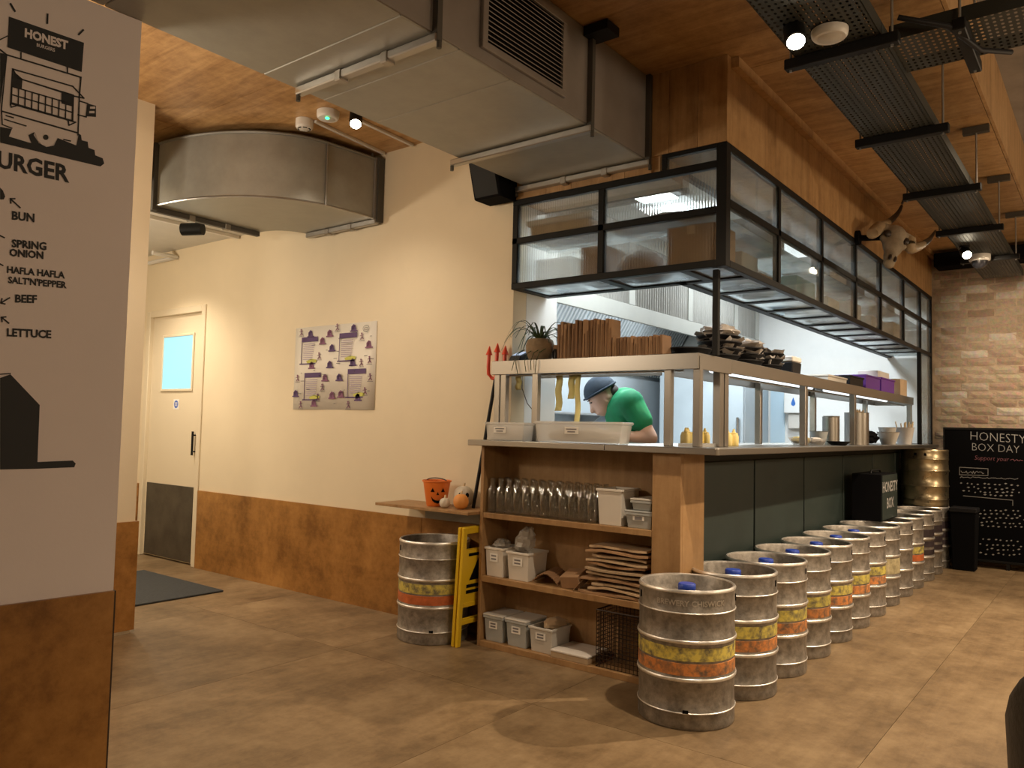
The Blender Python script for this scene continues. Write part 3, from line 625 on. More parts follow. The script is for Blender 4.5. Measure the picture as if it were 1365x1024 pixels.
# ================================================================== COUNTER, SHELF UNIT, WORKTOP
ct = thing('service_counter', 'dark green panelled kitchen counter behind the row of kegs', 'counter', (5.9, 1.8, 0))
build(MB().box(3.50, 8.28, 1.645, 2.0, .06, 1.049).box(3.475, 3.80, 2.0, 2.65, .06, 1.049), 'carcass', 'green_gap', ct)
gx = [3.485, 4.334, 5.204, 6.106, 6.968, 7.782, 8.28]
for x0, x1 in zip(gx, gx[1:]): build(MB().box(x0+.012, x1-.012, 1.625, 1.644, .09, 1.0), 'panel', 'green_panel', ct, bevel=.003)
build(MB().box(3.485, 8.28, 1.63, 1.644, 1.003, 1.046), 'header_rail', 'green_gap', ct)
build(MB().box(3.48, 8.28, 1.66, 1.70, 0, .06), 'plinth', 'green_gap', ct)
sh = thing('shelf_unit', 'open plywood shelf unit at the end of the counter', 'shelf', (3.35, 2.13, 0))
build(MB().box(3.24, 3.46, 2.685, 2.705, 0, 1.048), 'side_panel', 'ply_shelf', sh, bevel=.0015)
build(MB().box(3.262, 3.46, 1.674, 1.69, 0, 1.048), 'side_panel', 'ply_shelf', sh)
build(MB().box(3.24, 3.2615, 1.549, 1.69, 0, 1.048).box(3.2615, 3.49, 1.549, 1.565, 0, 1.048), 'end_panel', 'ply_shelf', sh, bevel=.0015)
build(MB().box(3.46, 3.472, 1.674, 2.705, 0, 1.048), 'back_panel', 'ply_shelf', sh)
for z0, z1 in ((.0, .03), (.335, .365), (.669, .697)): build(MB().box(3.242, 3.46, 1.6905, 2.6845, z0, z1), 'shelf_board', 'ply_shelf', sh, bevel=.0015)
wt = thing('worktop', 'stainless steel worktop running round the counter', 'worktop', (5.0, 1.7, 1.05))
build(MB().prism([(3.20, 1.925, 1.05), (3.85, 1.925, 1.05), (3.85, 2.657, 1.05), (3.428, 2.657, 1.05), (3.428, 2.77, 1.05), (3.20, 2.77, 1.05)], (0, 0, .03)), 'top_section', 'stainless', wt, bevel=.003)
build(MB().prism([(3.20, 1.37, 1.05), (3.21, 1.36, 1.05), (8.34, 1.36, 1.05), (8.34, 2.05, 1.05), (3.85, 2.05, 1.05), (3.85, 1.922, 1.05), (3.20, 1.922, 1.05)], (0, 0, .03)), 'top_section', 'stainless', wt, bevel=.003)

# ================================================================== GANTRY
ga = thing('gantry_shelf', 'stainless steel gantry shelf on posts above the worktop', 'shelf', (5.0, 1.7, 1.08))
G0, G1 = 1.432, 1.506
build(MB().box(3.30, 3.31, 1.50, 2.70, G0, G1).box(3.31, 3.64, 1.51, 2.64, G1-.012, G1).box(3.63, 3.64, 1.85, 2.64, G0, G1-.012), 'shelf_section', 'stainless', ga, bevel=.002)
build(MB().box(3.31, 3.688, 1.50, 1.51, G0, G1), 'shelf_section', 'stainless', ga, bevel=.002)
build(MB().box(3.692, 7.95, 1.50, 1.51, G0+.006, G1).box(3.64, 7.95, 1.51, 1.84, G1-.012, G1).box(3.65, 7.95, 1.83, 1.84, G0, G1-.012).box(7.94, 7.95, 1.51, 1.83, G0, G1-.012), 'shelf_section', 'stainless', ga, bevel=.002)
for y in (2.668, 2.625, 2.415, 1.656, 1.512): build(MB().box(3.311, 3.345, y-.018, y+.018, 1.08, G1-.012), 'post', 'stainless', ga, bevel=.003)
for x in (3.60, 3.66, 4.885, 6.0, 7.92): build(MB().box(x-.022, x+.022, 1.511, 1.55, 1.08, G1-.012), 'post', 'stainless', ga, bevel=.003)
for x in (4.885, 6.0, 7.5): build(MB().box(x-.018, x+.018, 1.79, 1.829, 1.08, G1-.012), 'post', 'stainless', ga, bevel=.003)
build(MB().box(3.315, 3.60, 1.53, 1.6, 1.08, 1.095), 'foot_plate', 'stainless_dull', ga)
build(MB().cyl((3.50, 1.9, 1.472), (3.50, 2.6, 1.472), .012, n=10), 'light_tube', 'tube_glow', ga, 40)
build(MB().cyl((3.9, 1.70, 1.472), (5.6, 1.70, 1.472), .012, n=10), 'light_tube', 'tube_glow', ga, 40)
build(MB().cyl((5.9, 1.70, 1.472), (7.8, 1.70, 1.472), .012, n=10), 'light_tube', 'tube_glow', ga, 40)
for a, b in (((3.36, 1.60, 1.43), (3.36, 2.62, 1.43)), ((3.75, 1.57, 1.43), (7.9, 1.57, 1.43))): build(MB().cyl(a, b, .006, n=8), 'ticket_rail', 'stainless_dull', ga)

# ================================================================== HANGING GLASS CABINET
hc = thing('hanging_cabinet', 'black steel framed glass cabinet hanging over the counter', 'cabinet', (5.6, 1.6, 1.91))
CB, CM, CT, CT2 = 1.91, 2.175, 2.41, 2.49; fx = 3.40; fy = 1.415; dx2 = 3.735; dy2 = 1.785
def bar(*b, m='black_steel'): return build(MB().box(*b), 'frame_bar', m, hc, bevel=.002)
t = .034
bar(fx, fx+.05, fy, fy+.05, CB, CT2-.001)                                            # corner
for y in (2.620, 2.068): bar(fx, fx+t, y, y+t, CB+t, CT-t)
for z in (CB, CM-.014, CT-t): bar(fx, fx+t, fy+.05, 2.655, z, z+t)
bar(fx, fx+t, fy+.05, 1.745, CT2-.02, CT2-.001); bar(fx, fx+t, 1.72, 1.745, CT, CT2-.02)
vx = [4.12, 4.878, 5.652, 6.36, 7.147, 7.839]
for x in vx: bar(x-t/2, x+t/2, fy, fy+t, CB+t, CT2-t)
for z in (CB, CM+.02, CT2-t): bar(fx+.05, 8.36, fy, fy+t, z, z+t)
bar(8.33, 8.36, fy, fy+t, 1.081, CT2-.001); bar(7.825, 7.853, fy, fy+t, 1.081, CB)
bar(dx2-.03, dx2+.02, dy2-.03, 2.655, CB, CB+t); bar(dx2-.03, 8.29, dy2-.03, dy2+.02, CB, CB+t)   # back lower rails
bar(dx2-.03, dx2, dy2-.03, 2.655, 2.38, CT-.001); bar(dx2, 8.29, dy2-.03, dy2, 2.46, CT2)
for y in (2.605, 2.060, 1.61): bar(fx+t, dx2-.03, y, y+.05, CB, CB+t)
for x in (3.735, 4.12, 4.5, 4.878, 5.27, 5.652, 6.0, 6.36, 6.75, 7.147, 7.5, 7.839): bar(x-.026, x+.026, fy+t, dy2-.03, CB, CB+t)
build(MB().box(3.462, 3.49, 1.478, 1.506, G1, CB), 'support_post', 'black_steel', hc, bevel=.002)
build(MB().box(fx+.04, dx2-.005, fy+.06, 2.62, CM-.005, CM), 'shelf_board', 'shelf_glass', hc); build(MB().box(dx2-.005, 8.28, fy+.06, dy2-.01, CM-.005, CM), 'shelf_board', 'shelf_glass', hc)
def reeded_pane(y0, y1, z0, z1):
    n = int((y1-y0)/.003); vs = []; fs = []
    for i in range(n+1):
        y = y0+(y1-y0)*i/n; x = fx+.010+.0028*abs(math.sin(PI*(y-y0)/.015))
        vs += [(x, y, z0), (x, y, z1)]
    for i in range(n): fs.append((2*i, 2*i+2, 2*i+3, 2*i+1))
    m = MB().add(vs, fs).add([(fx+.018, y0, z0), (fx+.018, y1, z0), (fx+.018, y1, z1), (fx+.018, y0, z1)], [(0, 3, 2, 1)])
    return build(m, 'pane', 'reeded_glass', hc, 60, fix=False)
for y0, y1 in ((1.466, 2.071), (2.101, 2.626)):
    for z0, z1 in ((CB+t, CM-.015), (CM+.0145, CT-t-.001)): reeded_pane(y0, y1, z0, z1)
build(MB().box(fx+.010, fx+.014, 1.466, 1.719, CT+.001, CT2-.021), 'pane', 'pane_glass', hc)
px_ = [3.451]+vx+[8.329]
for a, b in zip(px_, px_[1:]):
    for z0, z1 in ((CB+t+.001, CM+.019), (CM+.049, CT2-t-.001)):
        build(MB().box(a+.015, b-.015, fy+.010, fy+.014, z0, z1), 'pane', 'pane_glass', hc)
build(MB().box(7.854, 8.329, fy+.010, fy+.014, 1.085, CB-.001), 'pane', 'pane_glass', hc)
for a, b in ((1.467, 1.609), (1.661, 2.059), (2.111, 2.604)): build(MB().box(fx+t+.001, dx2-.031, a, b, CB+.008, CB+.012), 'base_pane', 'shelf_glass', hc)
bxs = [3.735, 4.12, 4.5, 4.878, 5.27, 5.652, 6.0, 6.36, 6.75, 7.147, 7.5, 7.839, 8.3]
for a, b in zip(bxs, bxs[1:]): build(MB().box(a+.027, b-.027, fy+t+.001, dy2-.031, CB+.008, CB+.012), 'base_pane', 'shelf_glass', hc)

# things kept in the cabinet
def carton(name, m, b, label, cat='box', group=None, lid=True):
    x0, x1, y0, y1, z0, z1 = b; o = thing(name, label, cat, ((x0+x1)/2, (y0+y1)/2, z0), group)
    build(MB().box(x0, x1, y0, y1, z0, z1), 'carton_body', m, o, bevel=.003)
    if lid:
        ym = (y0+y1)/2; build(MB().box(x0+.002, x1-.002, y0+.002, ym-.002, z1, z1+.003).box(x0+.002, x1-.002, ym+.002, y1-.002, z1, z1+.003), 'flap', m, o)
        build(MB().box(x0-.0006, x1+.0006, ym-.02, ym+.02, z1+.003, z1+.0036).box(x0-.0008, x0-.0002, ym-.02, ym+.02, z1-.04, z1+.003), 'tape', 'card_pale', o)
    return o
carton('flat_carton', 'card_pale', (3.47, 3.70, 2.20, 2.58, CM, CM+.085), 'flat pale cardboard carton on the upper shelf at the cabinet wall end')
carton('white_carton', 'paper_white', (3.46, 3.69, 2.17, 2.60, CM+.09, CM+.12), 'thin white carton lying on the flat pale carton in the cabinet', lid=False)
carton('white_carton', 'plastic_clear', (3.50, 3.70, 2.32, 2.56, CB+.0345, CB+.17), 'translucent white pack in the lower cabinet by the cream wall', lid=False)
carton('brown_carton', 'card', (3.49, 3.69, 2.11, 2.26, CB+.0345, CB+.20), 'small brown carton next to the translucent pack in the cabinet')
carton('brown_carton', 'card', (3.46, 3.70, 1.49, 1.74, CB+.0345, CB+.225), 'big brown carton behind the reeded glass at the cabinet corner')
def hump(name, m, c, rx, ry, rz, label, cat):
    random.seed(hash(label) % 1000 if False else len(label)); mb = MB().ball((c[0], c[1], c[2]), rx, ry, rz, 20, 12)
    mb.v = [(x+random.uniform(-.01, .01), y+random.uniform(-.01, .01), max(c[2], z+random.uniform(-.008, .008))) for x, y, z in mb.v]
    return tag(build(mb, name, m, None, 50), label, cat)
hump('paper_bag', 'card_dark', (3.58, 1.93, CB+.0345), .09, .14, .13, 'rumpled dark brown paper bag behind the lower reeded pane', 'bag')
hump('plastic_bag', 'liner', (3.58, 1.78, CM), .10, .22, .09, 'crumpled pale plastic bags on the upper cabinet shelf', 'bag')
hump('napkin_bundle', 'plastic_grey', (3.58, 2.02, CM), .08, .07, .06, 'small grey bundle on the upper shelf beside the crumpled bags', 'bundle')
carton('grey_carton', 'plastic_grey', (3.86, 4.08, 1.52, 1.72, CB+.0345, CB+.17), 'grey box in the lower cabinet right of the corner post', lid=False)
carton('red_carton', 'card_dark', (4.2, 4.42, 1.55, 1.73, CB+.0345, CB+.12), 'dark red brown box in the second lower pane of the cabinet', lid=False)
carton('teal_box', 'teal', (4.72, 5.08, 1.52, 1.73, CB+.0345, CB+.19), 'dark teal box in the lower cabinet with white boxes after it', lid=False)
for k, (x0, x1, h, m, l) in enumerate(((5.36, 5.62, .12, 'paper_white', 'low white box just after the teal box in the cabinet'), (5.9, 6.2, .17, 'paper_white', 'tall white box in the middle of the long cabinet'), (6.5, 6.9, .14, 'plastic_milky', 'milky plastic box in the fifth lower pane of the cabinet'), (7.25, 7.6, .18, 'card_pale', 'pale card box at the brick wall end of the cabinet'))):
    carton('stored_box', m, (x0, x1, 1.52, 1.72, CB+.0345, CB+.0345+h), l, lid=False)
for k, (x0, x1, h, m, l) in enumerate(((3.95, 4.5, .10, 'plastic_milky', 'long milky tray on the upper shelf near the corner post'), (5.0, 5.4, .09, 'galv_dull', 'grey metal tray on the upper shelf above the teal box'), (5.8, 6.3, .14, 'card', 'brown box on the upper shelf under the bull skull'), (6.6, 7.3, .10, 'plastic_grey', 'long grey tray on the upper shelf at the far end'))):
    carton('stored_tray', m, (x0, x1, 1.52, 1.72, CM, CM+h), l, lid=False)

# ================================================================== KITCHEN
ho = thing('extractor_hood', 'long stainless steel extractor hood with ribbed panels in the kitchen', 'hood', (6.0, 3.5, 2.0))
build(MB().box(3.90, 8.1, 3.0, 3.02, 2.0, 2.125), 'lower_fascia', 'hood_steel', ho, bevel=.003)
build(MB().box(3.90, 8.1, 3.0, 3.02, 2.62, 2.74), 'upper_fascia', 'hood_steel', ho)
build(MB().box(8.08, 8.1, 3.02, 4.095, 2.0, 2.74).box(3.90, 3.92, 3.02, 4.095, 2.0, 2.74).box(3.92, 8.08, 3.02, 4.095, 2.72, 2.74), 'hood_shell', 'hood_steel', ho)
hx = [3.92, 4.33, 5.38, 6.43, 7.48, 8.06]
for x in hx: build(MB().box(x-.045, x+.045, 2.998, 3.02, 2.126, 2.619), 'stile', 'hood_steel', ho)
for a, b in zip(hx, hx[1:]):
    n = int((b-a-.09)/.008); vs = []; fs = []
    for i in range(n+1):
        x = a+.045+(b-a-.09)*i/n; y = 3.012+.007*math.sin(2*PI*i/5); vs += [(x, y, 2.126), (x, y, 2.619)]
    for i in range(n): fs.append((2*i, 2*i+2, 2*i+3, 2*i+1))
    build(MB().add(vs, fs), 'ribbed_panel', 'galv_dull', ho, 60, fix=False)
for k in range(8):
    x = 3.97+k*.51
    f_ = build(MB().obox((x+.25, 3.92, 2.02), (1, 0, 0), (0, .45, -.75), (0, .75, .45), .25, .33, .006), 'baffle_filter', 'kitchen_steel', ho)
    mb = MB()
    for j in range(9): mb.obox((x+.03+j*.055, 3.905, 2.01), (1, 0, 0), (0, .45, -.75), (0, .75, .45), .012, .32, .008)
    build(mb, 'baffle_ribs', 'stainless_dull', f_)
hb = thing('cooking_bench', 'stainless steel cooking bench along the kitchen back wall', 'bench', (5.6, 3.7, 0))
build(MB().box(3.87, 7.5, 3.42, 4.095, .86, .90), 'bench_top', 'stainless_dull', hb, bevel=.003); build(MB().box(3.9, 7.48, 3.46, 4.09, .1, .86), 'bench_body', 'kitchen_steel', hb)
for x in (3.92, 5.0, 6.2, 7.44): build(MB().cyl((x, 3.5, 0), (x, 3.5, .1), .02), 'leg', 'stainless_dull', hb)
sf = thing('wall_shelf', 'steel shelf on brackets on the kitchen back wall', 'shelf', (5.5, 4.0, 1.28))
build(MB().box(3.9, 7.0, 3.85, 4.098, 1.28, 1.295), 'shelf_board', 'stainless_dull', sf)
for x in (4.2, 5.2, 6.4): build(MB().prism([(x, 4.098, 1.28), (x, 3.88, 1.28), (x, 4.098, 1.12)], (.006, 0, 0)), 'bracket', 'stainless_dull', sf)
fd = thing('tall_fridge', 'tall grey steel fridge at the end of the kitchen', 'fridge', (7.95, 3.3, 0))
build(MB().box(7.62, 8.28, 2.96, 3.9, .06, 1.96), 'fridge_body', 'kitchen_steel', fd, bevel=.006); build(MB().box(7.60, 7.62, 2.97, 3.89, .1, 1.94), 'fridge_door', 'kitchen_steel', fd, bevel=.004)
build(MB().cyl((7.575, 3.02, .9), (7.575, 3.02, 1.3), .012), 'handle', 'stainless', fd); build(MB().box(7.64, 8.26, 3.0, 3.88, 0, .06), 'plinth', 'black_matt', fd)
build(MB().cyl((7.575, 3.02, .92), (7.60, 3.02, .92), .008).cyl((7.575, 3.02, 1.28), (7.60, 3.02, 1.28), .008), 'handle_mount', 'stainless', fd)
ds = thing('soap_dispenser', 'white wall dispenser with a blue drop on the kitchen end wall', 'dispenser', (8.25, 2.66, 1.2))
build(MB().box(8.19, 8.298, 2.55, 2.77, 1.36, 1.60), 'dispenser_body', 'white_paint', ds, bevel=.012, seg=3); build(MB().box(8.22, 8.298, 2.58, 2.74, 1.2, 1.36), 'spout_cover', 'plastic_milky', ds, bevel=.01)
q = Flat(lambda u, v: (8.188, 2.67-u, 1.47+v)); q.poly([(0, .055), (.014, .02), (.022, -.005), (.018, -.025), (0, -.035), (-.018, -.025), (-.022, -.005), (-.014, .02)]); q.build('drop_mark', 'blue_drop', ds)
tag(build(MB().box(8.285, 8.299, 2.79, 2.94, .9, 1.9), 'splash_panel', 'kit_pale_blue'), 'pale blue splash panel beside the white dispenser', 'panel')
for x, y, l in ((4.5, 2.4, 'fluorescent ceiling light over the cook'), (6.9, 2.3, 'fluorescent ceiling light at the kitchen end wall')):
    o = thing('ceiling_light', l, 'light', (x, y, 2.70)); build(MB().box(x-.65, x+.65, y-.16, y+.16, 2.715, 2.749), 'light_housing', 'lamp_white', o, bevel=.004); build(MB().box(x-.62, x+.62, y-.13, y+.13, 2.705, 2.7148), 'diffuser', 'panel_glow', o)
# black pan and small gear at the back, hanging tickets
tag(build(MB().lathe([(0, 0), (.10, 0), (.13, .05), (.125, .05), (.096, .006), (0, .006)], 24, (4.75, 3.66, .90)).tube([(4.63, 3.62, .945), (4.50, 3.57, .97), (4.40, 3.53, .975)], .011), 'frying_pan', 'black_plastic', None, 40), 'black frying pan on the cooking bench behind the cook', 'pan')
for k, (px0, py0, py1, w, x) in enumerate(((747, 498, 548, 9, 3.42), (764, 498, 532, 9, 3.42), (772, 498, 578, 7, 3.40), (693, 503, 520, 8, 3.40))):
    a = at(px0, py0, 0, x); b = at(px0-1, py1, 0, x); hw = w*.0022; n = 8; vs = []; fs = []
    zt = 1.43
    for i in range(n+1):
        z = zt+(b.z-zt)*i/n; xo = .006*math.sin(i*1.3+k)
        vs += [(x-.012+xo, a.y+hw, z), (x-.012+xo+.003, a.y-hw, z)]
    for i in range(n): fs.append((2*i, 2*i+1, 2*i+3, 2*i+2))
    o = build(MB().add(vs, fs), 'order_ticket', 'yellow_paper', None, 60); s_ = o.modifiers.new('solid', 'SOLIDIFY'); s_.thickness = .0006
    tag(o, ['yellow order ticket strip hanging near the white wall edge', 'short yellow order ticket beside the long strip near the cook', 'longest yellow ticket strip hanging in front of the cook', 'small yellow ticket hanging before the white wall'][k], 'ticket')

# ---- the cook: one continuous body, clothes as children
CH = Vector((4.34, 2.45, 0)); S_ = Vector((.612, -.791, 0)); T_ = Vector((-.791, -.612, 0))      # picture right, towards the viewer
def cp(s, d, z): return CH+S_*s+T_*d+Vector((0, 0, z))
ck = thing('person', 'cook in a green t-shirt and dark cap bending over the worktop', 'person', (CH.x, CH.y, 0))
def caps(mb, a, b, r0, r1, n=14):
    a = Vector(a); b = Vector(b); mb.ball(a, r0, n=n, m=8); mb.ball(b, r1, n=n, m=8); mb.cyl(a, b, r0, r1, n=n); return mb
def remesh(o, vox, smooth=4):
    r = o.modifiers.new('remesh', 'REMESH'); r.mode = 'VOXEL'; r.voxel_size = vox; r.use_smooth_shade = True
    s = o.modifiers.new('smooth', 'SMOOTH'); s.factor = .5; s.iterations = smooth
hd = cp(-.150, 0, 1.365); RH = Matrix.Rotation(0, 3, 'X')
bd = MB()
# head leaning forward: skull, face wedge, jaw, nose, ear
fwd = (S_*-.80+Vector((0, 0, -.60))).normalized(); up = (S_*-.60+Vector((0, 0, .80))).normalized()
RM = Matrix((( -fwd.x, T_.x, up.x), (-fwd.y, T_.y, up.y), (-fwd.z, T_.z, up.z)))
bd.ball(hd, .098, .078, .105, 20, 14, RM); bd.ball(hd+fwd*.035-up*.05, .062, .062, .072, 16, 10, RM); bd.ball(hd+fwd*.06-up*.088, .030, .034, .026, 12, 8, RM)
caps(bd, hd+fwd*.092-up*.005, hd+fwd*.112-up*.045, .010, .016, 10)
bd.ball(hd+fwd*.092-up*.078, .012, .024, .010, 10, 6, RM)
for s in (-1, 1):
    bd.ball(hd+T_*(.078*s)-up*.018+fwd*-.01, .020, .009, .032, 12, 8, RM); bd.ball(hd+fwd*.082+T_*(.028*s)+up*.018, .012, .018, .008, 10, 6, RM)
caps(bd, hd-up*.06-fwd*.03, cp(-.035, 0, 1.335), .052, .060)
caps(bd, cp(-.01, 0, 1.29), cp(.035, 0, 1.10), .115, .115); caps(bd, cp(.035, 0, 1.10), cp(.08, 0, .92), .115, .13)
for s in (-1, 1):
    sh_ = cp(.0, .17*s, 1.315); elb = cp(.115, .23*s, 1.105) if s > 0 else cp(.02, -.25, 1.12); wr = cp(-.10, .20*s, 1.115) if s > 0 else cp(-.18, -.16, 1.13)
    caps(bd, cp(0, .09*s, 1.30), sh_, .085, .065); caps(bd, sh_, elb, .055, .042); caps(bd, elb, wr, .041, .027)
    pm = wr+S_*-.05+Vector((0, 0, -.005)); caps(bd, wr, pm, .027, .030)
    for f in range(4):
        k0 = pm+T_*(.024-.016*f)+S_*-.02; k1 = k0+S_*-(.035-.004*abs(f-1))+Vector((0, 0, .004)); k2 = k1+S_*-.020+Vector((0, 0, -.018))
        caps(bd, k0, k1, .010, .0085, 8); caps(bd, k1, k2, .0085, .007, 8)
    th = wr+S_*-.02+T_*(-.026*s); caps(bd, th, th+S_*-.035+T_*(-.012*s)+Vector((0, 0, -.008)), .011, .008, 8)
    hp = cp(.10, .095*s, .92); kn = cp(.08, .10*s, .50); an = cp(.10, .10*s, .09)
    caps(bd, hp, kn, .095, .065); caps(bd, kn, an, .062, .045); caps(bd, an+Vector((0, 0, -.045)), an+S_*-.15+Vector((0, 0, -.055)), .042, .032)
bo = build(bd, 'body', 'skin', ck); remesh(bo, .0075, 3)
st = MB(); caps(st, cp(-.01, 0, 1.285), cp(.035, 0, 1.10), .135, .130); caps(st, cp(.035, 0, 1.10), cp(.085, 0, .90), .130, .145)
caps(st, cp(-.005, 0, 1.315), cp(-.03, 0, 1.335), .085, .070)
for s in (-1, 1):
    sh_ = cp(.0, .17*s, 1.315); elb = cp(.115, .23*s, 1.105) if s > 0 else cp(.02, -.25, 1.12); mid = sh_+(elb-sh_)*.52
    caps(st, cp(0, .09*s, 1.30), sh_, .102, .084); caps(st, sh_, mid, .080, .072)
so = build(st, 't_shirt', 'shirt_green', ck); remesh(so, .010, 4)
tr = MB()
for s in (-1, 1):
    hp = cp(.10, .095*s, .92); kn = cp(.08, .10*s, .50); an = cp(.10, .10*s, .10); caps(tr, hp, kn, .115, .085); caps(tr, kn, an, .082, .065)
caps(tr, cp(.10, .05, .93), cp(.10, -.05, .93), .13, .13)
to = build(tr, 'trousers', 'trouser_dark', ck); remesh(to, .012, 3)
for s in (-1, 1):
    an = cp(.10, .10*s, .045); m_ = MB(); caps(m_, an, an+S_*-.15, .05, .04); m_.v = [(x, y, max(0, z)) for x, y, z in m_.v]; build(m_, 'shoe', 'black_matt', ck, 60)
cpm = MB(); cpm.ball(hd+up*.030-fwd*.002, .108, .090, .098, 24, 14, RM)
cpm.v = [tuple(Vector(v) if (Vector(v)-hd).dot(up)-(Vector(v)-hd).dot(fwd)*.10 > .022 else Vector(v)-up*((Vector(v)-hd).dot(up)-(Vector(v)-hd).dot(fwd)*.10-.022)) for v in cpm.v]
build(cpm, 'cap', 'cap_navy', ck, 60)
bnd = MB(); ring = [hd+up*.032+(-fwd)*(.112*math.cos(a))+T_*(.094*math.sin(a))+fwd*0+up*(-.011*math.cos(a)) for a in [2*PI*k/28 for k in range(29)]]
build(bnd.tube(ring, .0065, 8), 'cap_band', 'cap_navy', ck, 60)
hr = MB(); hr.ball(hd-fwd*.052-up*.018, .056, .070, .058, 16, 10, RM); build(hr, 'hair', 'hair_dark', ck, 60)
for s in (-1, 1):
    build(MB().ball(hd+fwd*.090+T_*(.030*s)+up*.004, .007, .010, .006, 10, 6, RM), 'eye', 'hair_dark', ck, 60); build(MB().ball(hd+fwd*.094+T_*(.030*s)+up*.022, .006, .017, .004, 10, 6, RM), 'eyebrow', 'hair_dark', ck, 60)

# ================================================================== KEGS
def make_keg(name, label, style, cap=True):
    o = thing(name, label, 'keg'); R = .192; WL[o.name] = Vector((0, 0, 0)); sm = 'keg_brass' if style == 'brass' else 'keg_steel'
    prof = [(0, .028), (.165, .028), (.176, .012), (.180, 0), (.190, .002), (.193, .012), (R, .030), (R, .060), (.1955, .065), (R, .070), (R-.002, .12), (R, .178), (.197, .186), (.197, .196), (R, .204), (R-.002, .26), (R, .322), (.197, .330), (.197, .340), (R, .348), (R-.001, .40), (R, .438), (.1955, .444), (R, .450), (R, .512), (.193, .520), (.190, .530), (.184, .531), (.180, .524), (.177, .49), (.170, .470), (.10, .482), (.035, .486), (0, .486)]
    build(MB().lathe(prof, 44), 'keg_body', sm, o, 35)
    hm = 'keg_hoop' if style != 'brass' else 'keg_brass'
    for z, r, h in ((.065, .1965, .004), (.191, .1990, .0095), (.335, .1990, .0095), (.444, .1965, .004)):
        build(MB().lathe([(R-.004, z-h), (r-.002, z-h*.7), (r, z-h*.2), (r, z+h*.2), (r-.002, z+h*.7), (R-.004, z+h)], 44), 'rolling_hoop', hm, o, 60)
    build(MB().lathe([(.186, .520), (.1945, .521), (.1955, .527), (.190, .534), (.183, .532), (.182, .524)], 44), 'rim', hm, o, 60)
    def band(z0, z1, m, nm): build(MB().lathe([(R-.003, z0), (R+.0012, z0+.001), (R+.0012, z1-.001), (R-.003, z1)], 44), nm, m, o, 60)
    if style in ('std', 'red'): band(.262, .314, 'keg_yellow', 'yellow_band'); band(.206, .254, 'keg_orange' if style == 'std' else 'keg_red', 'orange_band')
    elif style == 'pale': band(.215, .318, 'keg_pale', 'faded_band')
    elif style == 'dark': band(.35, .41, 'keg_black', 'dark_band'); band(.27, .318, 'keg_black', 'dark_band'); band(.208, .25, 'keg_black', 'dark_band')
    for a in (.0, PI):
        build(MB().obox((R*.975*math.cos(a), R*.975*math.sin(a), .488), (-math.sin(a), math.cos(a), 0), (0, 0, 1), (math.cos(a), math.sin(a), 0), .050, .013, .0025), 'hand_hole', 'black_matt', o)
    for a in (1.45, 4.6): build(MB().obox((R*math.cos(a), R*math.sin(a), .072), (-math.sin(a), math.cos(a), 0), (0, 0, 1), (math.cos(a), math.sin(a), 0), .011, .006, .004), 'drain_hole', 'black_matt', o)
    v_ = build(MB().lathe([(0, .484), (.045, .484), (.045, .494), (.036, .496), (.030, .500), (0, .500)], 24), 'valve', 'stainless', o, 40)
    if cap: build(MB().lathe([(.034, .499), (.036, .502), (.036, .522), (.032, .527), (0, .528)], 24), 'valve_cap', 'blue_cap', o, 40)
    return o
k_std = make_keg('beer_keg', 'steel beer keg nearest the viewer, first of the row, embossed lettering', 'std')
k_pale = make_keg('beer_keg', 'x', 'pale', False); k_plain = make_keg('beer_keg', 'x', 'plain', False); k_dark = make_keg('beer_keg', 'x', 'dark', False); k_red = make_keg('beer_keg', 'x', 'red', False); k_brass = make_keg('beer_keg', 'x', 'brass', False)
KG = 'beer kegs in front of the counter'
kx = [3.045, 3.502, 3.918, 4.322, 4.73, 5.14, 5.545, 5.952, 6.355, 6.756, 7.157, 7.558, 7.959]
ky = [1.424, 1.412, 1.410, 1.412, 1.408, 1.412, 1.41, 1.41, 1.405, 1.405, 1.40, 1.405, 1.41]
ks = ['std']*7+['pale', 'plain', 'red', 'dark', 'dark', 'dark']
desc = {'std': 'steel beer keg with yellow and orange bands and a blue cap, {} in the row', 'pale': 'grey steel keg with one faded cream band, {} in the row', 'plain': 'plain grey steel keg without bands, {} in the row', 'red': 'steel keg with yellow and red orange bands, {} in the row', 'dark': 'steel keg with dark bands towards the brick wall, {} in the row'}
first = {'std': k_std, 'pale': k_pale, 'plain': k_plain, 'red': k_red, 'dark': k_dark}; used = set()
for i in range(13):
    s = ks[i]; lab = desc[s].format(ORD[i]) if i else 'nearest steel beer keg with embossed lettering, yellow and orange bands, first in the row'
    rz = random.uniform(-.12, .12)+math.atan2(-ky[i], -kx[i])-PI/2
    if s not in used:
        used.add(s); o = first[s]; o.location = (kx[i], ky[i], 0); o.rotation_euler = (0, 0, rz); o['label'] = lab; o['group'] = KG
    else: copy_tree(first[s], (kx[i], ky[i], 0), rz, lab, KG)
    if i == 0: KEG1 = o; WL[o.name] = Vector(o.location)
k_red2 = copy_tree(k_red, (3.212, 2.998, 0), -.75, 'steel keg with yellow and red bands standing alone against the wainscot', 'beer kegs in the room')
k_brass.scale = (1, 1, .94); k_brass.location = (7.957, 1.415, .5355); k_brass['label'] = 'warm toned steel keg stacked on the last keg of the row'; k_brass['group'] = KG
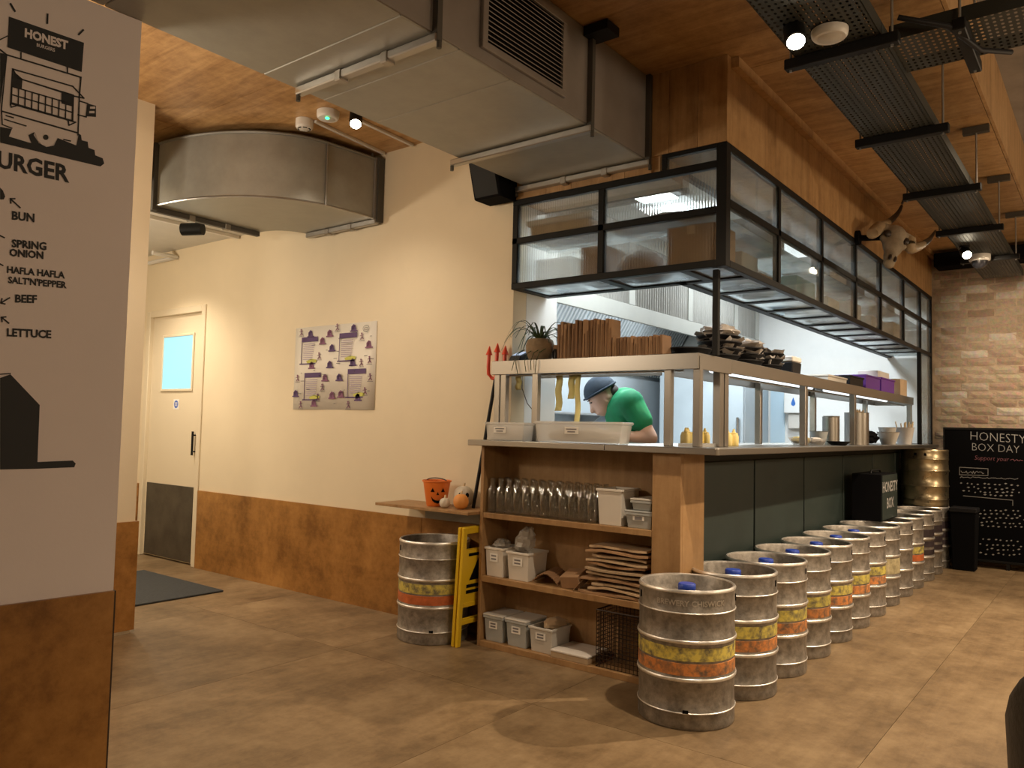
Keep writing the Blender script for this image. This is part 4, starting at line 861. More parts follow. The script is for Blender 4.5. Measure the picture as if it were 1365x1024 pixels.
# lettering pressed into the first keg
vs, fs = text2d('BREWERY CHISWICK', .030, .0006); a0 = math.atan2(-1.424, -3.045)+.10; pts = []
for x, y in vs:
    a = a0+x/.193; pts.append((.1932*math.cos(a)+3.045, .1932*math.sin(a)+1.424, .482+y))
lt = MB().add(pts, fs); me = lt.mesh('lettering', (0, 0, 0)); me.materials.append(MATS['keg_emboss'])
lo = bpy.data.objects.new('lettering', me); COL.objects.link(lo); lo.parent = KEG1
lo.matrix_parent_inverse = Matrix.LocRotScale(KEG1.location, KEG1.rotation_euler, None).inverted()
# honesty box on the kegs
hn = thing('honesty_box', 'black box lettered HONESTY BOX standing on the kegs', 'box', (6.36, 1.46, .5355))
build(MB().box(6.11, 6.60, 1.365, 1.565, .5355, .872), 'box_body', 'black_matt', hn, bevel=.003)
build(MB().box(6.12, 6.59, 1.36, 1.3648, .545, .865), 'front_plate', 'green_panel', hn)
q = Flat(lambda u, v: (6.355+u, 1.3592, .72+v)); q.text('HONESTY', (0, .055), (1, 0), (0, 1), .105, .002); q.build('lettering', 'chalk', hn)['kind'] = 'stuff'; q = Flat(lambda u, v: (6.355+u, 1.3592, .72+v)); q.text('BOX', (0, -.065), (1, 0), (0, 1), .105, .002); q.build('lettering', 'chalk', hn)['kind'] = 'stuff'
build(MB().tube([(6.2, 1.46, .872), (6.22, 1.46, .893), (6.48, 1.46, .893), (6.5, 1.46, .872)], .007), 'box_handle', 'black_steel', hn, 50)

# ================================================================== SHELF UNIT CONTENTS
bt = MB().lathe([(0, .002), (.024, .0), (.0265, .006), (.0265, .105), (.024, .122), (.014, .142), (.0125, .168), (.0150, .172), (.0150, .182), (.012, .182), (.0105, .17), (.0118, .142), (.0215, .12), (.0235, .105), (.0235, .012), (0, .008)], 16).mesh('glass_bottle')
bt.materials.append(MATS['bottle_glass'])
for p in bt.polygons: p.use_smooth = True
for r, x in enumerate((3.278, 3.342, 3.406)):
    for k in range(12):
        o = share('glass_bottle', bt, None, (x, 2.652-k*.0565, .697))
        tag(o, f'clear glass bottle, {ORD[k]} from the ledge end, {["front", "middle", "back"][r]} row of the top shelf', 'bottle', 'glass bottles on the top shelf')
def tub(name, y, w, z0, h, m, label, dx=.085, xc=3.345, lid=None, lab=True, taper=.9):
    o = thing(name, label, 'tub', (xc, y, z0))
    build(MB().tub((xc, y), dx*taper, w*taper, dx, w, z0, z0+h), 'tub_body', m, o, bevel=.002)
    if lid: build(MB().box(xc-dx-.007, xc+dx+.007, y-w-.007, y+w+.007, z0+h+.0005, z0+h+.010), 'lid', lid, o, bevel=.003)
    if lab:
        xf = xc-dx*(taper+(1-taper)*.62)-.0035
        build(MB().box(xf-.001, xf, y-w*.45, y+w*.45, z0+h*.52, z0+h*.80), 'sticker', 'label_white', o)
        q = Flat(lambda u, v: (xf-.0018, y-u, z0+h*.66+v))
        for v in (h*.06, -h*.05): q.rect(-w*.30, v-.004, w*.28, v+.004)
        q.build('sticker_print', 'print_grey', o)
    return o
tub('storage_tub', 1.925, .066, .697, .172, 'plastic_white', 'plain white tub beside the glass bottles on the top shelf', lab=False)
tub('storage_tub', 1.768, .066, .697, .072, 'plastic_grey', 'low grey tub with a white sticker on the top shelf', lid='plastic_grey')
tub('storage_tub', 1.755, .050, .7805, .045, 'plastic_grey', 'small grey tub stacked on the low grey tub', lid='plastic_milky', lab=False)
tub('storage_tub', 2.618, .058, .365, .152, 'plastic_white', 'narrow white tub at the wall end of the middle shelf')
t2 = tub('storage_tub', 2.462, .068, .365, .145, 'plastic_white', 'wide white tub with a clear bag on the middle shelf')
def crumple(c, rx, ry, rz, seed, n=18, m=12, amp=.25):
    rnd = random.Random(seed); mb = MB(); base = MB().ball((0, 0, 0), 1, 1, 1, n, m); out = []
    ph = [rnd.uniform(0, 6.28) for _ in range(9)]
    for x, y, z in base.v:
        f = 1+amp*(math.sin(5*x+ph[0])*math.cos(6*y+ph[1])+.6*math.sin(11*z+ph[2]+4*x)+.5*math.cos(13*y+ph[3]-7*z))*.6+rnd.uniform(-amp, amp)*.25
        out.append((c[0]+x*rx*f, c[1]+y*ry*f, c[2]+z*rz*f))
    mb.add(out, base.f); return mb
mb = crumple((3.335, 2.48, .555), .05, .055, .075, 3); mb.v = [(x, y+(z-.52)*-.25, max(.51, z)) for x, y, z in mb.v]
tag(build(mb, 'plastic_bag', 'bag_clear', None, 25), 'crumpled clear plastic bag sticking out of the wide white tub', 'bag')
mb = crumple((3.33, 2.62, .525), .055, .042, .03, 5); tag(build(mb, 'plastic_bag', 'bag_clear', None, 25), 'clear plastic wrap filling the narrow white tub', 'bag')
# corrugated scrap and a small box lying in front
mb = MB(); n = 26; vs = []; fs = []
for i in range(n+1):
    a = i/n; y = 2.375-.16*a; zz = .005*(i % 2)
    vs += [(3.27, y, .375+zz+.045*math.sin(a*PI)), (3.40, y+.01, .385+zz+.05*math.sin(a*PI))]
for i in range(n): fs.append((2*i, 2*i+2, 2*i+3, 2*i+1))
o = build(MB().add(vs, fs), 'corrugated_card', 'card_dark', None); o.modifiers.new('s', 'SOLIDIFY').thickness = .004; tag(o, 'bent piece of corrugated card in front of the wide white tub', 'card')
o = thing('small_carton', 'small tilted brown carton lying on the middle shelf', 'box', (3.32, 2.15, .366))
build(MB().obox((3.32, 2.152, .412), (.92, .1, .25), (-.05, 1, -.12), (-.25, .1, 1), .055, .052, .030), 'carton_body', 'card', o, bevel=.002); build(MB().obox((3.29, 2.10, .40), (.92, .1, .25), (-.05, .6, -.7), (-.25, .7, .6), .05, .025, .0015), 'flap', 'card', o)
for k in range(11):
    rnd = random.Random(40+k); z0 = .3655+k*.0218; vs = []; fs = []; n = 8
    y0, y1 = 1.712+rnd.uniform(0, .03), 2.07+rnd.uniform(-.06, .03); x0, x1 = 3.262+rnd.uniform(-.012, .014), 3.45; am = rnd.uniform(.002, .009); ph = rnd.uniform(0, 6)
    th = .010
    for i in range(n+1):
        y = y0+(y1-y0)*i/n; d = am*math.sin(i*.9+ph)+am
        vs += [(x0+.006*math.sin(i*1.7+ph), y, z0+d*.6), (x1, y, z0+d*.4), (x1, y, z0+d*.4+th), (x0+.006*math.sin(i*1.7+ph), y, z0+d*.6+th)]
    for i in range(n):
        a = 4*i; fs += [(a, a+1, a+5, a+4), (a+1, a+2, a+6, a+5), (a+2, a+3, a+7, a+6), (a+3, a, a+4, a+7)]
    fs += [(0, 3, 2, 1), (4*n, 4*n+1, 4*n+2, 4*n+3)]
    o = build(MB().add(vs, fs), 'flattened_carton', 'card_pale' if k % 3 else 'card', None)
    tag(o, f'flattened pale carton, {ORD[k]} from the bottom of the messy shelf pile', 'carton', 'flattened cartons on the middle shelf')
tub('storage_tub', 2.612, .060, .03, .130, 'plastic_grey', 'lidded grey tub nearest the wet floor sign on the bottom shelf', lid='plastic_milky')
tub('storage_tub', 2.463, .063, .03, .130, 'plastic_grey', 'middle lidded grey tub of three on the bottom shelf', lid='plastic_milky')
tub('storage_tub', 2.308, .068, .03, .125, 'plastic_milky', 'open milky tub holding a wrapped pack on the bottom shelf')
tag(build(crumple((3.36, 2.29, .16), .075, .05, .032, 9, amp=.12), 'wrapped_pack', 'card_pale', None, 30), 'beige wrapped pack lying in the open milky tub', 'pack')
o = thing('flat_box', 'flat pale box lying at the front of the bottom shelf', 'box', (3.34, 2.12, .03)); build(MB().box(3.245, 3.44, 2.02, 2.235, .0305, .058), 'box_base', 'card_pale', o, bevel=.002); build(MB().box(3.243, 3.442, 2.018, 2.237, .0585, .068), 'box_lid', 'paper_white', o, bevel=.002)
o = thing('wire_basket', 'dark wire mesh basket at the end of the bottom shelf', 'basket', (3.36, 1.85, .03)); x0, x1, y0, y1, z0, z1 = 3.262, 3.445, 1.705, 1.985, .031, .295
mb = MB()
for k in range(15):
    y = y0+(y1-y0)*k/14
    for x in (x0, x1): mb.box(x-.0012, x+.0012, y-.0012, y+.0012, z0, z1)
for k in range(10):
    x = x0+(x1-x0)*k/9
    for y in (y0, y1): mb.box(x-.0012, x+.0012, y-.0012, y+.0012, z0, z1)
for k in range(14):
    z = z0+.002+(z1-z0)*k/14
    mb.box(x0, x1, y0-.0012, y0+.0012, z-.0012, z+.0012).box(x0, x1, y1-.0012, y1+.0012, z-.0012, z+.0012).box(x0-.0012, x0+.0012, y0, y1, z-.0012, z+.0012).box(x1-.0012, x1+.0012, y0, y1, z-.0012, z+.0012)
build(mb, 'wire_mesh', 'wire_dark', o)
build(MB().tube([(x0, y0, z1), (x1, y0, z1), (x1, y1, z1), (x0, y1, z1), (x0, y0, z1)], .004, 6), 'rim', 'wire_dark', o)

# ================================================================== LEDGE, KEG CORNER, FLOOR MAT, POSTER
le = thing('wall_ledge', 'small plywood ledge on the cream wall holding pumpkins', 'shelf', (3.29, 3.06, .60))
build(MB().box(3.15, 3.415, 2.71, 3.42, .684, .700), 'ledge_board', 'ply_shelf', le, bevel=.0015); build(MB().box(3.36, 3.414, 2.72, 3.22, .612, .683), 'bracket', 'plastic_grey', le)
pb = thing('pumpkin_bucket', 'orange plastic pumpkin face bucket on the ledge', 'bucket', (3.275, 3.055, .70))
PBC = (3.275, 3.055)
build(MB().lathe([(0, .003), (.050, .0), (.056, .006), (.077, .135), (.083, .136), (.083, .144), (.075, .144), (.053, .010), (0, .010)], 28, (*PBC, .70)), 'bucket_body', 'pumpkin_bucket', pb, 40)
build(MB().tube([(PBC[0]+.0*math.cos(a), PBC[1]+.081*math.cos(a), .836+.020*math.sin(a)) for a in [PI*k/12 for k in range(13)]], .003), 'bucket_handle', 'black_plastic', pb)
fa = math.atan2(-PBC[1], -PBC[0])+.1
def onb(u, v): r = .056+.021*(v/.129)+.0016; a = fa+u/r; return (PBC[0]+r*math.cos(a), PBC[1]+r*math.sin(a), .70+v)
q = Flat(onb)
for s in (-1, 1): q.poly([(s*.030-.012, .082), (s*.030+.012, .082), (s*.030, .106)])
q.poly([(-.008, .066), (.008, .066), (0, .084)])
mo = [(-.038, .058), (-.026, .044), (-.013, .037), (0, .035), (.013, .037), (.026, .044), (.038, .058)]; mi = [(.030, .034), (.018, .024), (0, .018), (-.018, .024), (-.030, .034)]
q.poly([mo[0], mo[1], mi[3], mi[4]]); q.poly([mo[1], mo[2], mo[3], mi[2], mi[3]]); q.poly([mo[3], mo[4], mo[5], mi[1], mi[2]]); q.poly([mo[5], mo[6], mi[0], mi[1]])
q.build('face', 'black_matt', pb)
def pumpkin(name, c, r, h, m, label, face=True):
    o = thing(name, label, 'pumpkin', (c[0], c[1], .70)); n = 40; vs = []; fs = []; M_ = 12
    for k in range(M_+1):
        th = PI*k/M_
        for i in range(n):
            a = 2*PI*i/n; rr = r*math.sin(th)**.8*(1-.07*abs(math.cos(4*a))**.6)
            vs.append((c[0]+rr*math.cos(a), c[1]+rr*math.sin(a), .70+h/2-h/2*math.cos(th)))
    for k in range(M_):
        for i in range(n): j = (i+1) % n; fs.append((k*n+i, k*n+j, k*n+n+j, k*n+n+i))
    build(MB().add(vs, fs), 'flesh', m, o, 60); build(MB().cyl((c[0], c[1], .70+h-.004), (c[0]+.006, c[1], .70+h+.016), .007, .005, 8), 'stem', 'wood_stick', o)
    if face:
        d = math.atan2(-c[1], -c[0])
        for u in (-.35, .35): build(MB().ball((c[0]+r*.93*math.cos(d+u), c[1]+r*.93*math.sin(d+u), .70+h*.6), .010, .010, .015, 10, 6), 'eye', 'black_matt', o)
    return o
pumpkin('pumpkin', (3.335, 2.905), .062, .118, 'pumpkin_white', 'pale skull faced pumpkin behind the small orange one')
pumpkin('pumpkin', (3.245, 2.845), .045, .082, 'pumpkin_orange', 'small orange pumpkin at the end of the ledge', False)
pumpkin('pumpkin', (3.225, 2.945), .032, .055, 'pumpkin_white', 'tiny pale pumpkin in front of the orange bucket', False)
pf = thing('toy_pitchfork', 'red plastic toy pitchfork with black handle leaning in the corner', 'pitchfork', (3.34, 2.80, .70))
build(MB().tube([(3.335, 2.833, .702), (3.385, 2.737, 1.42)], .010, 10), 'handle', 'black_plastic', pf, 50)
hbm = MB(); H0 = Vector((3.385, 2.737, 1.415)); ah = Vector((.2, -1, 0)).normalized(); uh = Vector((.02, -.03, 1)).normalized()
for s in (-1, 1): hbm.tube([H0+uh*.0, H0+ah*(s*.025)+uh*.006, H0+ah*(s*.046)+uh*.028, H0+ah*(s*.050)+uh*.07, H0+ah*(s*.050)+uh*.135], .010, 10)
hbm.tube([H0-uh*.03, H0+uh*.15], .010, 10)
for s in (-1, 0, 1):
    b = H0+ah*(s*.050)+uh*(.135 if s else .15); hbm.cyl(b, b+uh*.05, .019, .002, 10)
build(hbm, 'fork_head', 'red_plastic', pf, 50)
wf = thing('wet_floor_sign', 'folded yellow wet floor sign leaning beside the shelf unit', 'sign', (3.2, 2.79, 0))
def sgn(u, v, d): return Vector((3.128+u, 2.762-d-.030*v/.62, v))
def sbar(u0, u1, v0, v1, d0, d1, nm, m, par, bev=.003):
    c = [sgn(u, v, d) for v in (v0, v1) for u, d in ((u0, d0), (u1, d0), (u1, d1), (u0, d1))]
    return build(MB().add(c, [(0, 3, 2, 1), (4, 5, 6, 7), (0, 1, 5, 4), (1, 2, 6, 5), (2, 3, 7, 6), (3, 0, 4, 7)]), nm, m, par, bevel=bev)
for d0 in (0, -.026):
    fm = sbar(0, .03, .0, .62, d0, d0+.018, 'stile', 'yellow_sign', wf); sbar(.25, .28, .0, .62, d0, d0+.018, 'stile', 'yellow_sign', wf)
    for v0, v1 in ((.11, .135), (.20, .225), (.585, .62)): sbar(.03, .25, v0, v1, d0+.002, d0+.016, 'cross_bar', 'yellow_sign', wf)
    sbar(.03, .25, .225, .50, d0+.006, d0+.012, 'sign_panel', 'yellow_sign', wf, 0)
q = Flat(lambda u, v: sgn(.14+u, .36+v, .0135)); q.poly([(-.07, -.02), (.07, -.02), (0, .10)])
for v in (-.05, -.08): q.rect(-.09, v-.009, .09, v+.009)
for v in (.115,): q.rect(-.085, v-.008, .085, v+.008)
q.build('warning_print', 'black_matt', wf)
tag(build(MB().box(1.2, 3.08, 4.80, 5.86, .0005, .012), 'door_mat', 'mat_rubber', None, bevel=.003), 'dark grey rubber backed mat on the corridor floor', 'mat')
# poster
po = thing('wall_poster', 'illustrated cream poster with purple headings taped to the cream wall', 'poster', (WX, 4.17, 1.24))
PY0, PY1, PZ0, PZ1 = 4.588, 3.755, 1.241, 1.812
n = 10; vs = []; fs = []
for i in range(n+1):
    y = PY0+(PY1-PY0)*i/n; c = .004+.004*math.sin(i*.9)
    vs += [(WX-c, y, PZ0), (WX-.003-.002*math.sin(i*.7), y, PZ1)]
for i in range(n): fs.append((2*i, 2*i+2, 2*i+3, 2*i+1))
sp_ = build(MB().add(vs, fs), 'poster_sheet', 'poster_paper', po, 60); sp_.modifiers.new('s', 'SOLIDIFY').thickness = .0008
PS = 1024/150.0
def poz(u, v):      # the poster's own grid, about 740 by 760
    return (WX-.0105, PY0+(PY1-PY0)*(u/740.0), PZ1+(PZ0-PZ1)*(v/770.0))
pr = {k: Flat(poz) for k in ('purple_print', 'plum_print', 'lilac_print', 'lime_print', 'print_grey')}
for u, v in ((75, 95), (430, 85), (115, 430), (515, 410)):
    pr['purple_print'].rect(u, v, u+150, v+45); pr['purple_print'].rect(u-6, v, u, v+250); pr['purple_print'].rect(u-20, v+245, u+130, v+256)
    for k in range(9): pr['lilac_print'].rect(u+12, v+62+18*k, u+120-(k*37) % 35, v+68+18*k)
    pr['lime_print'].poly([(u+45, v+225), (u+95, v+205), (u+145, v+215), (u+140, v+240), (u+55, v+245)])
for k, (u, v) in enumerate(((150, 45), (330, 55), (545, 25), (265, 120), (355, 190), (680, 180), (340, 340), (170, 340), (545, 330), (300, 460), (430, 460), (450, 610), (25, 600), (370, 620), (600, 640), (205, 690))):
    a = 'plum_print' if k % 2 else 'purple_print'; b = 'plum_print' if not k % 2 else 'lilac_print'
    pr[a].rect(u-28, v+42, u+38, v+54); pr[a].poly([(u-18, v+42), (u-18, v+8), (u, v-14), (u+18, v-4), (u+26, v+42)]); pr[b].rect(u-8, v+4, u+2, v+14); pr[b].rect(u+8, v+4, u+16, v+14); pr[b].rect(u-8, v+22, u+2, v+32)
for k, (u, v) in enumerate(((40, 470), (240, 270), (620, 120), (620, 350), (240, 650), (520, 720), (80, 720), (60, 40), (400, 20), (690, 330), (280, 560), (660, 600), (700, 480))):
    pr['plum_print'].disc(u, v-20, 7, 8); pr['plum_print'].stroke([(u, v-12), (u+4, v+12), (u-10, v+34)], 7); pr['plum_print'].stroke([(u+4, v+12), (u+16, v+32)], 7); pr['plum_print'].stroke([(u-14, v), (u+16, v-6)], 5); pr['print_grey'].rect(u-22, v+42, u+26, v+46)
for k in range(26):
    u, v = random.uniform(30, 700), random.uniform(20, 740); pr['print_grey'].rect(u, v, u+random.uniform(12, 40), v+5)
pr['print_grey'].stroke([(655+26*math.cos(a), 60+28*math.sin(a)) for a in [2*PI*k/14 for k in range(14)]], 3.5, True); pr['print_grey'].stroke([(645, 52), (665, 52), (665, 72), (645, 72)], 3.5, True)
for k, f in pr.items(): f.build('poster_print', k, po)['kind'] = 'stuff'

# ================================================================== ON THE GANTRY
GZ = G1+.0005
o = thing('card_terminal', 'small black card terminal with a lit screen on the gantry', 'terminal', (3.42, 2.595, GZ))
build(MB().prism([(3.36, 2.56, GZ), (3.46, 2.56, GZ), (3.46, 2.56, GZ+.062), (3.38, 2.56, GZ+.03)], (0, .075, 0)), 'terminal_body', 'black_plastic', o, bevel=.004)
build(MB().obox((3.418, 2.598, GZ+.048), (.08, 0, .032), (0, 1, 0), (-.032, 0, .08), .030, .028, .0015), 'screen', 'screen_glow', o)
pl = thing('potted_spider_plant', 'spider plant in a rough tan pot on the gantry', 'plant', (3.41, 2.455, GZ))
PC = Vector((3.41, 2.455, GZ))
build(MB().lathe([(0, .002), (.050, 0), (.062, .012), (.076, .05), (.078, .085), (.068, .112), (.060, .118), (.055, .112), (.060, .09), (0, .09)], 28, PC), 'pot', 'terracotta', pl, 50)
rnd = random.Random(11)
for k in range(34):
    a = rnd.uniform(0, 2*PI); Lh = rnd.uniform(.20, .40); rise = rnd.uniform(.03, .09); vs = []; fs = []; n = 9
    d = Vector((math.cos(a), math.sin(a), 0)); sd = Vector((-d.y, d.x, 0)); drop = rnd.uniform(.02, .20); lim = .9 if d.x > .2 else 1.0
    b0 = PC+Vector((0, 0, .112))+d*.012
    for i in range(n+1):
        t_ = i/n; p_ = b0+d*(Lh*.62*lim*t_)+Vector((0, 0, rise*math.sin(t_*PI*.75)*1.5-drop*t_**2.4)); w = .0075*(1-t_*.8)
        p_.z = max(p_.z, GZ+.006) if p_.x > 3.285 else p_.z
        vs += [p_+sd*w, p_+Vector((0, 0, -.002)), p_-sd*w]
    for i in range(n): a_ = 3*i; fs += [(a_, a_+1, a_+4, a_+3), (a_+1, a_+2, a_+5, a_+4)]
    build(MB().add(vs, fs), 'leaf', 'leaf_green', pl, 80)
for k, (y, dz) in enumerate(((2.52, .10), (2.46, .075), (2.42, .06), (2.385, .09), (2.53, .06))):       # runners over the shelf edge
    build(MB().tube([(3.36, y, GZ+.06), (3.305, y, GZ+.035), (3.285, y+.004, GZ-.01), (3.283, y+.008*(k-2), GZ-.02-dz*.6)], .0022, 5), 'runner', 'leaf_green', pl, 60)
build(MB().tube([(3.375, 2.545, 1.43), (3.37, 2.54, 1.36), (3.365, 2.50, 1.28), (3.36, 2.45, 1.235), (3.355, 2.44, 1.23)], .0022, 5), 'runner', 'wire_dark', pl, 60)
o = thing('spice_jar', 'dark glass jar between the plant and the carton bundle', 'jar', (3.42, 2.35, GZ)); build(MB().lathe([(0, 0), (.022, 0), (.024, .01), (.024, .05), (.018, .06), (0, .06)], 18, (3.42, 2.352, GZ)), 'jar_body', 'black_gloss', o, 40); build(MB().lathe([(0, .082), (.021, .082), (.021, .06), (0, .06)], 18, (3.42, 2.352, GZ)), 'jar_lid', 'card', o, 40)
def carton_row(y0, y1, n, h, x0, x1, lab, grp, seed):
    rnd = random.Random(seed); w = (y0-y1)/n
    for k in range(n):
        yc = y0-w*(k+.5); hh = h*rnd.uniform(.93, 1.03); tl = rnd.uniform(-.012, .012); xa = x0+rnd.uniform(-.006, .006)
        o = thing('folded_carton', lab.format(ORD[k]), 'carton', ((x0+x1)/2, yc, GZ), grp); t_ = w*.44
        build(MB().add([(xa, yc-t_, GZ), (x1, yc-t_, GZ), (x1, yc+t_, GZ), (xa, yc+t_, GZ), (xa, yc-t_*.8+tl*.2, GZ+hh), (x1, yc-t_*.8+tl*.2, GZ+hh), (x1, yc+t_*.8+tl*.2, GZ+hh), (xa, yc+t_*.8+tl*.2, GZ+hh)], [(0, 3, 2, 1), (4, 5, 6, 7), (0, 1, 5, 4), (1, 2, 6, 5), (2, 3, 7, 6), (3, 0, 4, 7)]), 'folded_sheet', rnd.choice(['card', 'card_dark', 'card']), o)
        build(MB().box(xa-.003, xa-.0005, yc-t_*.55, yc-t_*.05, GZ+.008, GZ+hh*rnd.uniform(.6, .97)), 'tab', 'card_dark', o)
carton_row(2.315, 1.985, 15, .195, 3.36, 3.45, 'tall folded brown carton, {} from the plant in the big gantry bundle', 'tall folded cartons on the gantry', 1)
carton_row(1.978, 1.705, 14, .098, 3.36, 3.45, 'short folded brown carton, {} from the tall bundle on the gantry', 'short folded cartons on the gantry', 2)
def basket(x, y, z, r, label, seed, paper=True, grp='paper lined baskets on the gantry'):
    o = thing('serving_basket', label, 'basket', (x, y, z), grp)
    build(MB().lathe([(0, 0), (r*.75, 0), (r, .038), (r*1.05, .040), (r*1.05, .045), (r*.97, .044), (r*.72, .006), (0, .006)], 26, (x, y, z), 1.0, .82), 'basket_body', 'black_plastic', o, 40)
    if paper:
        rnd = random.Random(seed); vs = []; fs = []; n = 26; m = 5
        for k in range(m+1):
            for i in range(n):
                a = 2*PI*i/n; rr = r*(.2+.80*k/m)*(1+.12*math.sin(5*a+seed)+.10*rnd.uniform(-1, 1)); zz = .014+.045*(k/m)**1.6+rnd.uniform(-.012, .016)*(k/m)
                vs.append((x+rr*math.cos(a), y+.85*rr*math.sin(a), z+max(.008, zz)))
        for k in range(m):
            for i in range(n): j = (i+1) % n; fs.append((k*n+i, k*n+j, k*n+n+j, k*n+n+i))
        fs.append(tuple(range(n))); build(MB().add(vs, fs), 'paper_liner', 'liner', o, 20)
basket(3.56, 1.665, GZ, .125, 'black empty basket at the gantry corner by the post', 1, False, None)
sp = [(3.93, 1.67, 4, .13), (4.27, 1.67, 3, .13), (4.60, 1.67, 3, .12)]
nm = ['stack nearest the corner post', 'second stack on the gantry', 'third stack on the gantry']; lv = ['lowest', 'second', 'third', 'fourth', 'topmost']
for a, (x, y, n, r) in enumerate(sp):
    for k in range(n): basket(x+.008*math.sin(k*3+a), y+.006*math.cos(k*2), GZ+k*.034, r, f'paper lined black basket, {lv[k] if k < n-1 else "topmost"} of the {nm[a]}', 10*a+k)
for a, x in enumerate((3.90, 4.29)):
    mb = crumple((x, 1.66, GZ+(.165 if a == 0 else .13)), .10, .085, .035, 20+a, amp=.35); tag(build(mb, 'paper_sheet', 'liner', None, 25), ['crumpled greaseproof paper on top of the stack nearest the post', 'crumpled greaseproof paper on top of the second basket stack'][a], 'paper')
o = thing('lidded_tub', 'black tub with a pale lid at the end of the basket stacks', 'tub', (4.92, 1.65, GZ)); build(MB().frustum((4.92, 1.65), .075, .065, .085, .07, GZ, GZ+.085), 'tub_body', 'black_plastic', o, bevel=.006); build(MB().box(4.835, 5.005, 1.58, 1.72, GZ+.0855, GZ+.12), 'tub_lid', 'paper_white', o, bevel=.006)
def gbox(name, m, b, label, ex=None):
    x0, x1, y0, y1, z0, z1 = b; o = thing(name, label, 'box', ((x0+x1)/2, (y0+y1)/2, z0))
    build(MB().tub(((x0+x1)/2, (y0+y1)/2), (x1-x0)/2-.01, (y1-y0)/2-.008, (x1-x0)/2-.006, (y1-y0)/2-.006, z0, z1), 'box_body', m, o, bevel=.002)
    if ex: build(MB().box(x0+.03, x1-.03, y0+.03, y1-.03, z0+.01, z1-.004), 'contents', ex, o)
    return o
gbox('serving_tray', 'plastic_white', (5.55, 6.02, 1.57, 1.78, GZ, GZ+.055), 'low white tray past the basket stacks on the gantry', 'plastic_grey')
gbox('black_tray', 'black_plastic', (6.06, 6.45, 1.56, 1.80, GZ, GZ+.085), 'black tray between the white tray and the purple boxes', 'paper_white')
gbox('purple_box', 'purple', (6.52, 6.98, 1.56, 1.80, GZ, GZ+.12), 'open purple box, nearer of the two on the gantry', 'plum_print')
gbox('purple_box', 'purple', (7.02, 7.50, 1.56, 1.80, GZ, GZ+.13), 'open purple box, farther of the two on the gantry', 'plum_print')
carton('white_carton', 'paper_white', (7.06, 7.46, 1.60, 1.76, GZ+.135, GZ+.19), 'white carton resting on the farther purple box', lid=False)
carton('white_carton', 'card_pale', (7.56, 7.82, 1.53, 1.70, GZ, GZ+.15), 'pale pinkish carton at the very end of the gantry', lid=False)

# ================================================================== ON THE WORKTOP
WZ = 1.0805
def wtub(x0, x1, y0, y1, h, m, label, fill):
    xc, yc = (x0+x1)/2, (y0+y1)/2; o = thing('food_container', label, 'container', (xc, yc, WZ))
    build(MB().tub((xc, yc), (x1-x0)/2*.92, (y1-y0)/2*.94, (x1-x0)/2, (y1-y0)/2, WZ, WZ+h), 'container_body', m, o, bevel=.004)
    mb = crumple((xc, yc, WZ+h*.35), (x1-x0)/2*.72, (y1-y0)/2*.80, h*.42, int(yc*100), amp=.15); mb.v = [(a, b, max(WZ+.008, c)) for a, b, c in mb.v]; build(mb, 'contents', fill, o, 40)
    build(MB().box(x0-.0015, x0+.002, yc-.01, yc+.07, WZ+h*.42, WZ+h*.75), 'sticker', 'label_white', o)
    q = Flat(lambda u, v: (x0-.0025, yc+.03-u, WZ+h*.58+v)); q.rect(-.03, .004, .03, .009); q.rect(-.022, -.009, .022, -.003); q.build('sticker_print', 'print_grey', o); return o
wtub(3.212, 3.30, 2.405, 2.655, .095, 'plastic_clear', 'clear container of white napkins at the wall end of the worktop', 'paper_white')
wtub(3.212, 3.31, 1.835, 2.335, .105, 'plastic_clear', 'long clear container of wrapped cutlery on the worktop before the cook', 'plastic_milky')
def squeeze(x, y, label, seed):
    o = thing('sauce_bottle', label, 'bottle', (x, y, WZ), 'yellow sauce bottles on the worktop'); build(MB().lathe([(0, 0), (.024, 0), (.026, .006), (.026, .050), (.020, .062), (0, .064)], 18, (x, y, WZ)), 'bottle_body', 'squeeze_yellow', o, 50); build(MB().lathe([(.021, .060), (.021, .066), (.010, .070), (.004, .088), (0, .088)], 14, (x, y, WZ)), 'nozzle', 'squeeze_yellow', o, 50)
for k, (x, y) in enumerate(((3.52, 1.66), (3.575, 1.675), (3.63, 1.66), (3.69, 1.68), (3.75, 1.665), (3.93, 1.62), (3.99, 1.61))):
    squeeze(x, y, f'short yellow sauce bottle, {ORD[k]} from the corner on the worktop', k)
def steelpot(x, y, r, h, label, sticks=0):
    o = thing('steel_canister', label, 'canister', (x, y, WZ)); build(MB().lathe([(0, .003), (r, 0), (r, h), (r+.004, h+.003), (r-.002, h+.003), (r-.003, .006), (0, .006)], 24, (x, y, WZ)), 'canister_body', 'stainless', o, 40)
    rnd = random.Random(int(x*10))
    for k in range(sticks):
        a = rnd.uniform(0, 6.28); q_ = rnd.uniform(0, r*.8); build(MB().cyl((x+q_*.6*math.cos(a), y+q_*.6*math.sin(a), WZ+.02), (x+q_*math.cos(a), y+q_*math.sin(a), WZ+h+rnd.uniform(.01, .03)), .004, n=6), 'stick', 'wood_stick', o)
steelpot(5.70, 1.60, .055, .19, 'shiny steel canister left of the gantry post on the worktop'); steelpot(5.86, 1.64, .055, .20, 'second shiny steel canister close to the gantry post')
steelpot(6.22, 1.56, .085, .235, 'widest steel canister of wooden sticks right of the post', 26)
steelpot(6.42, 1.60, .06, .22, 'slim steel canister behind the wide canister of sticks', 10)
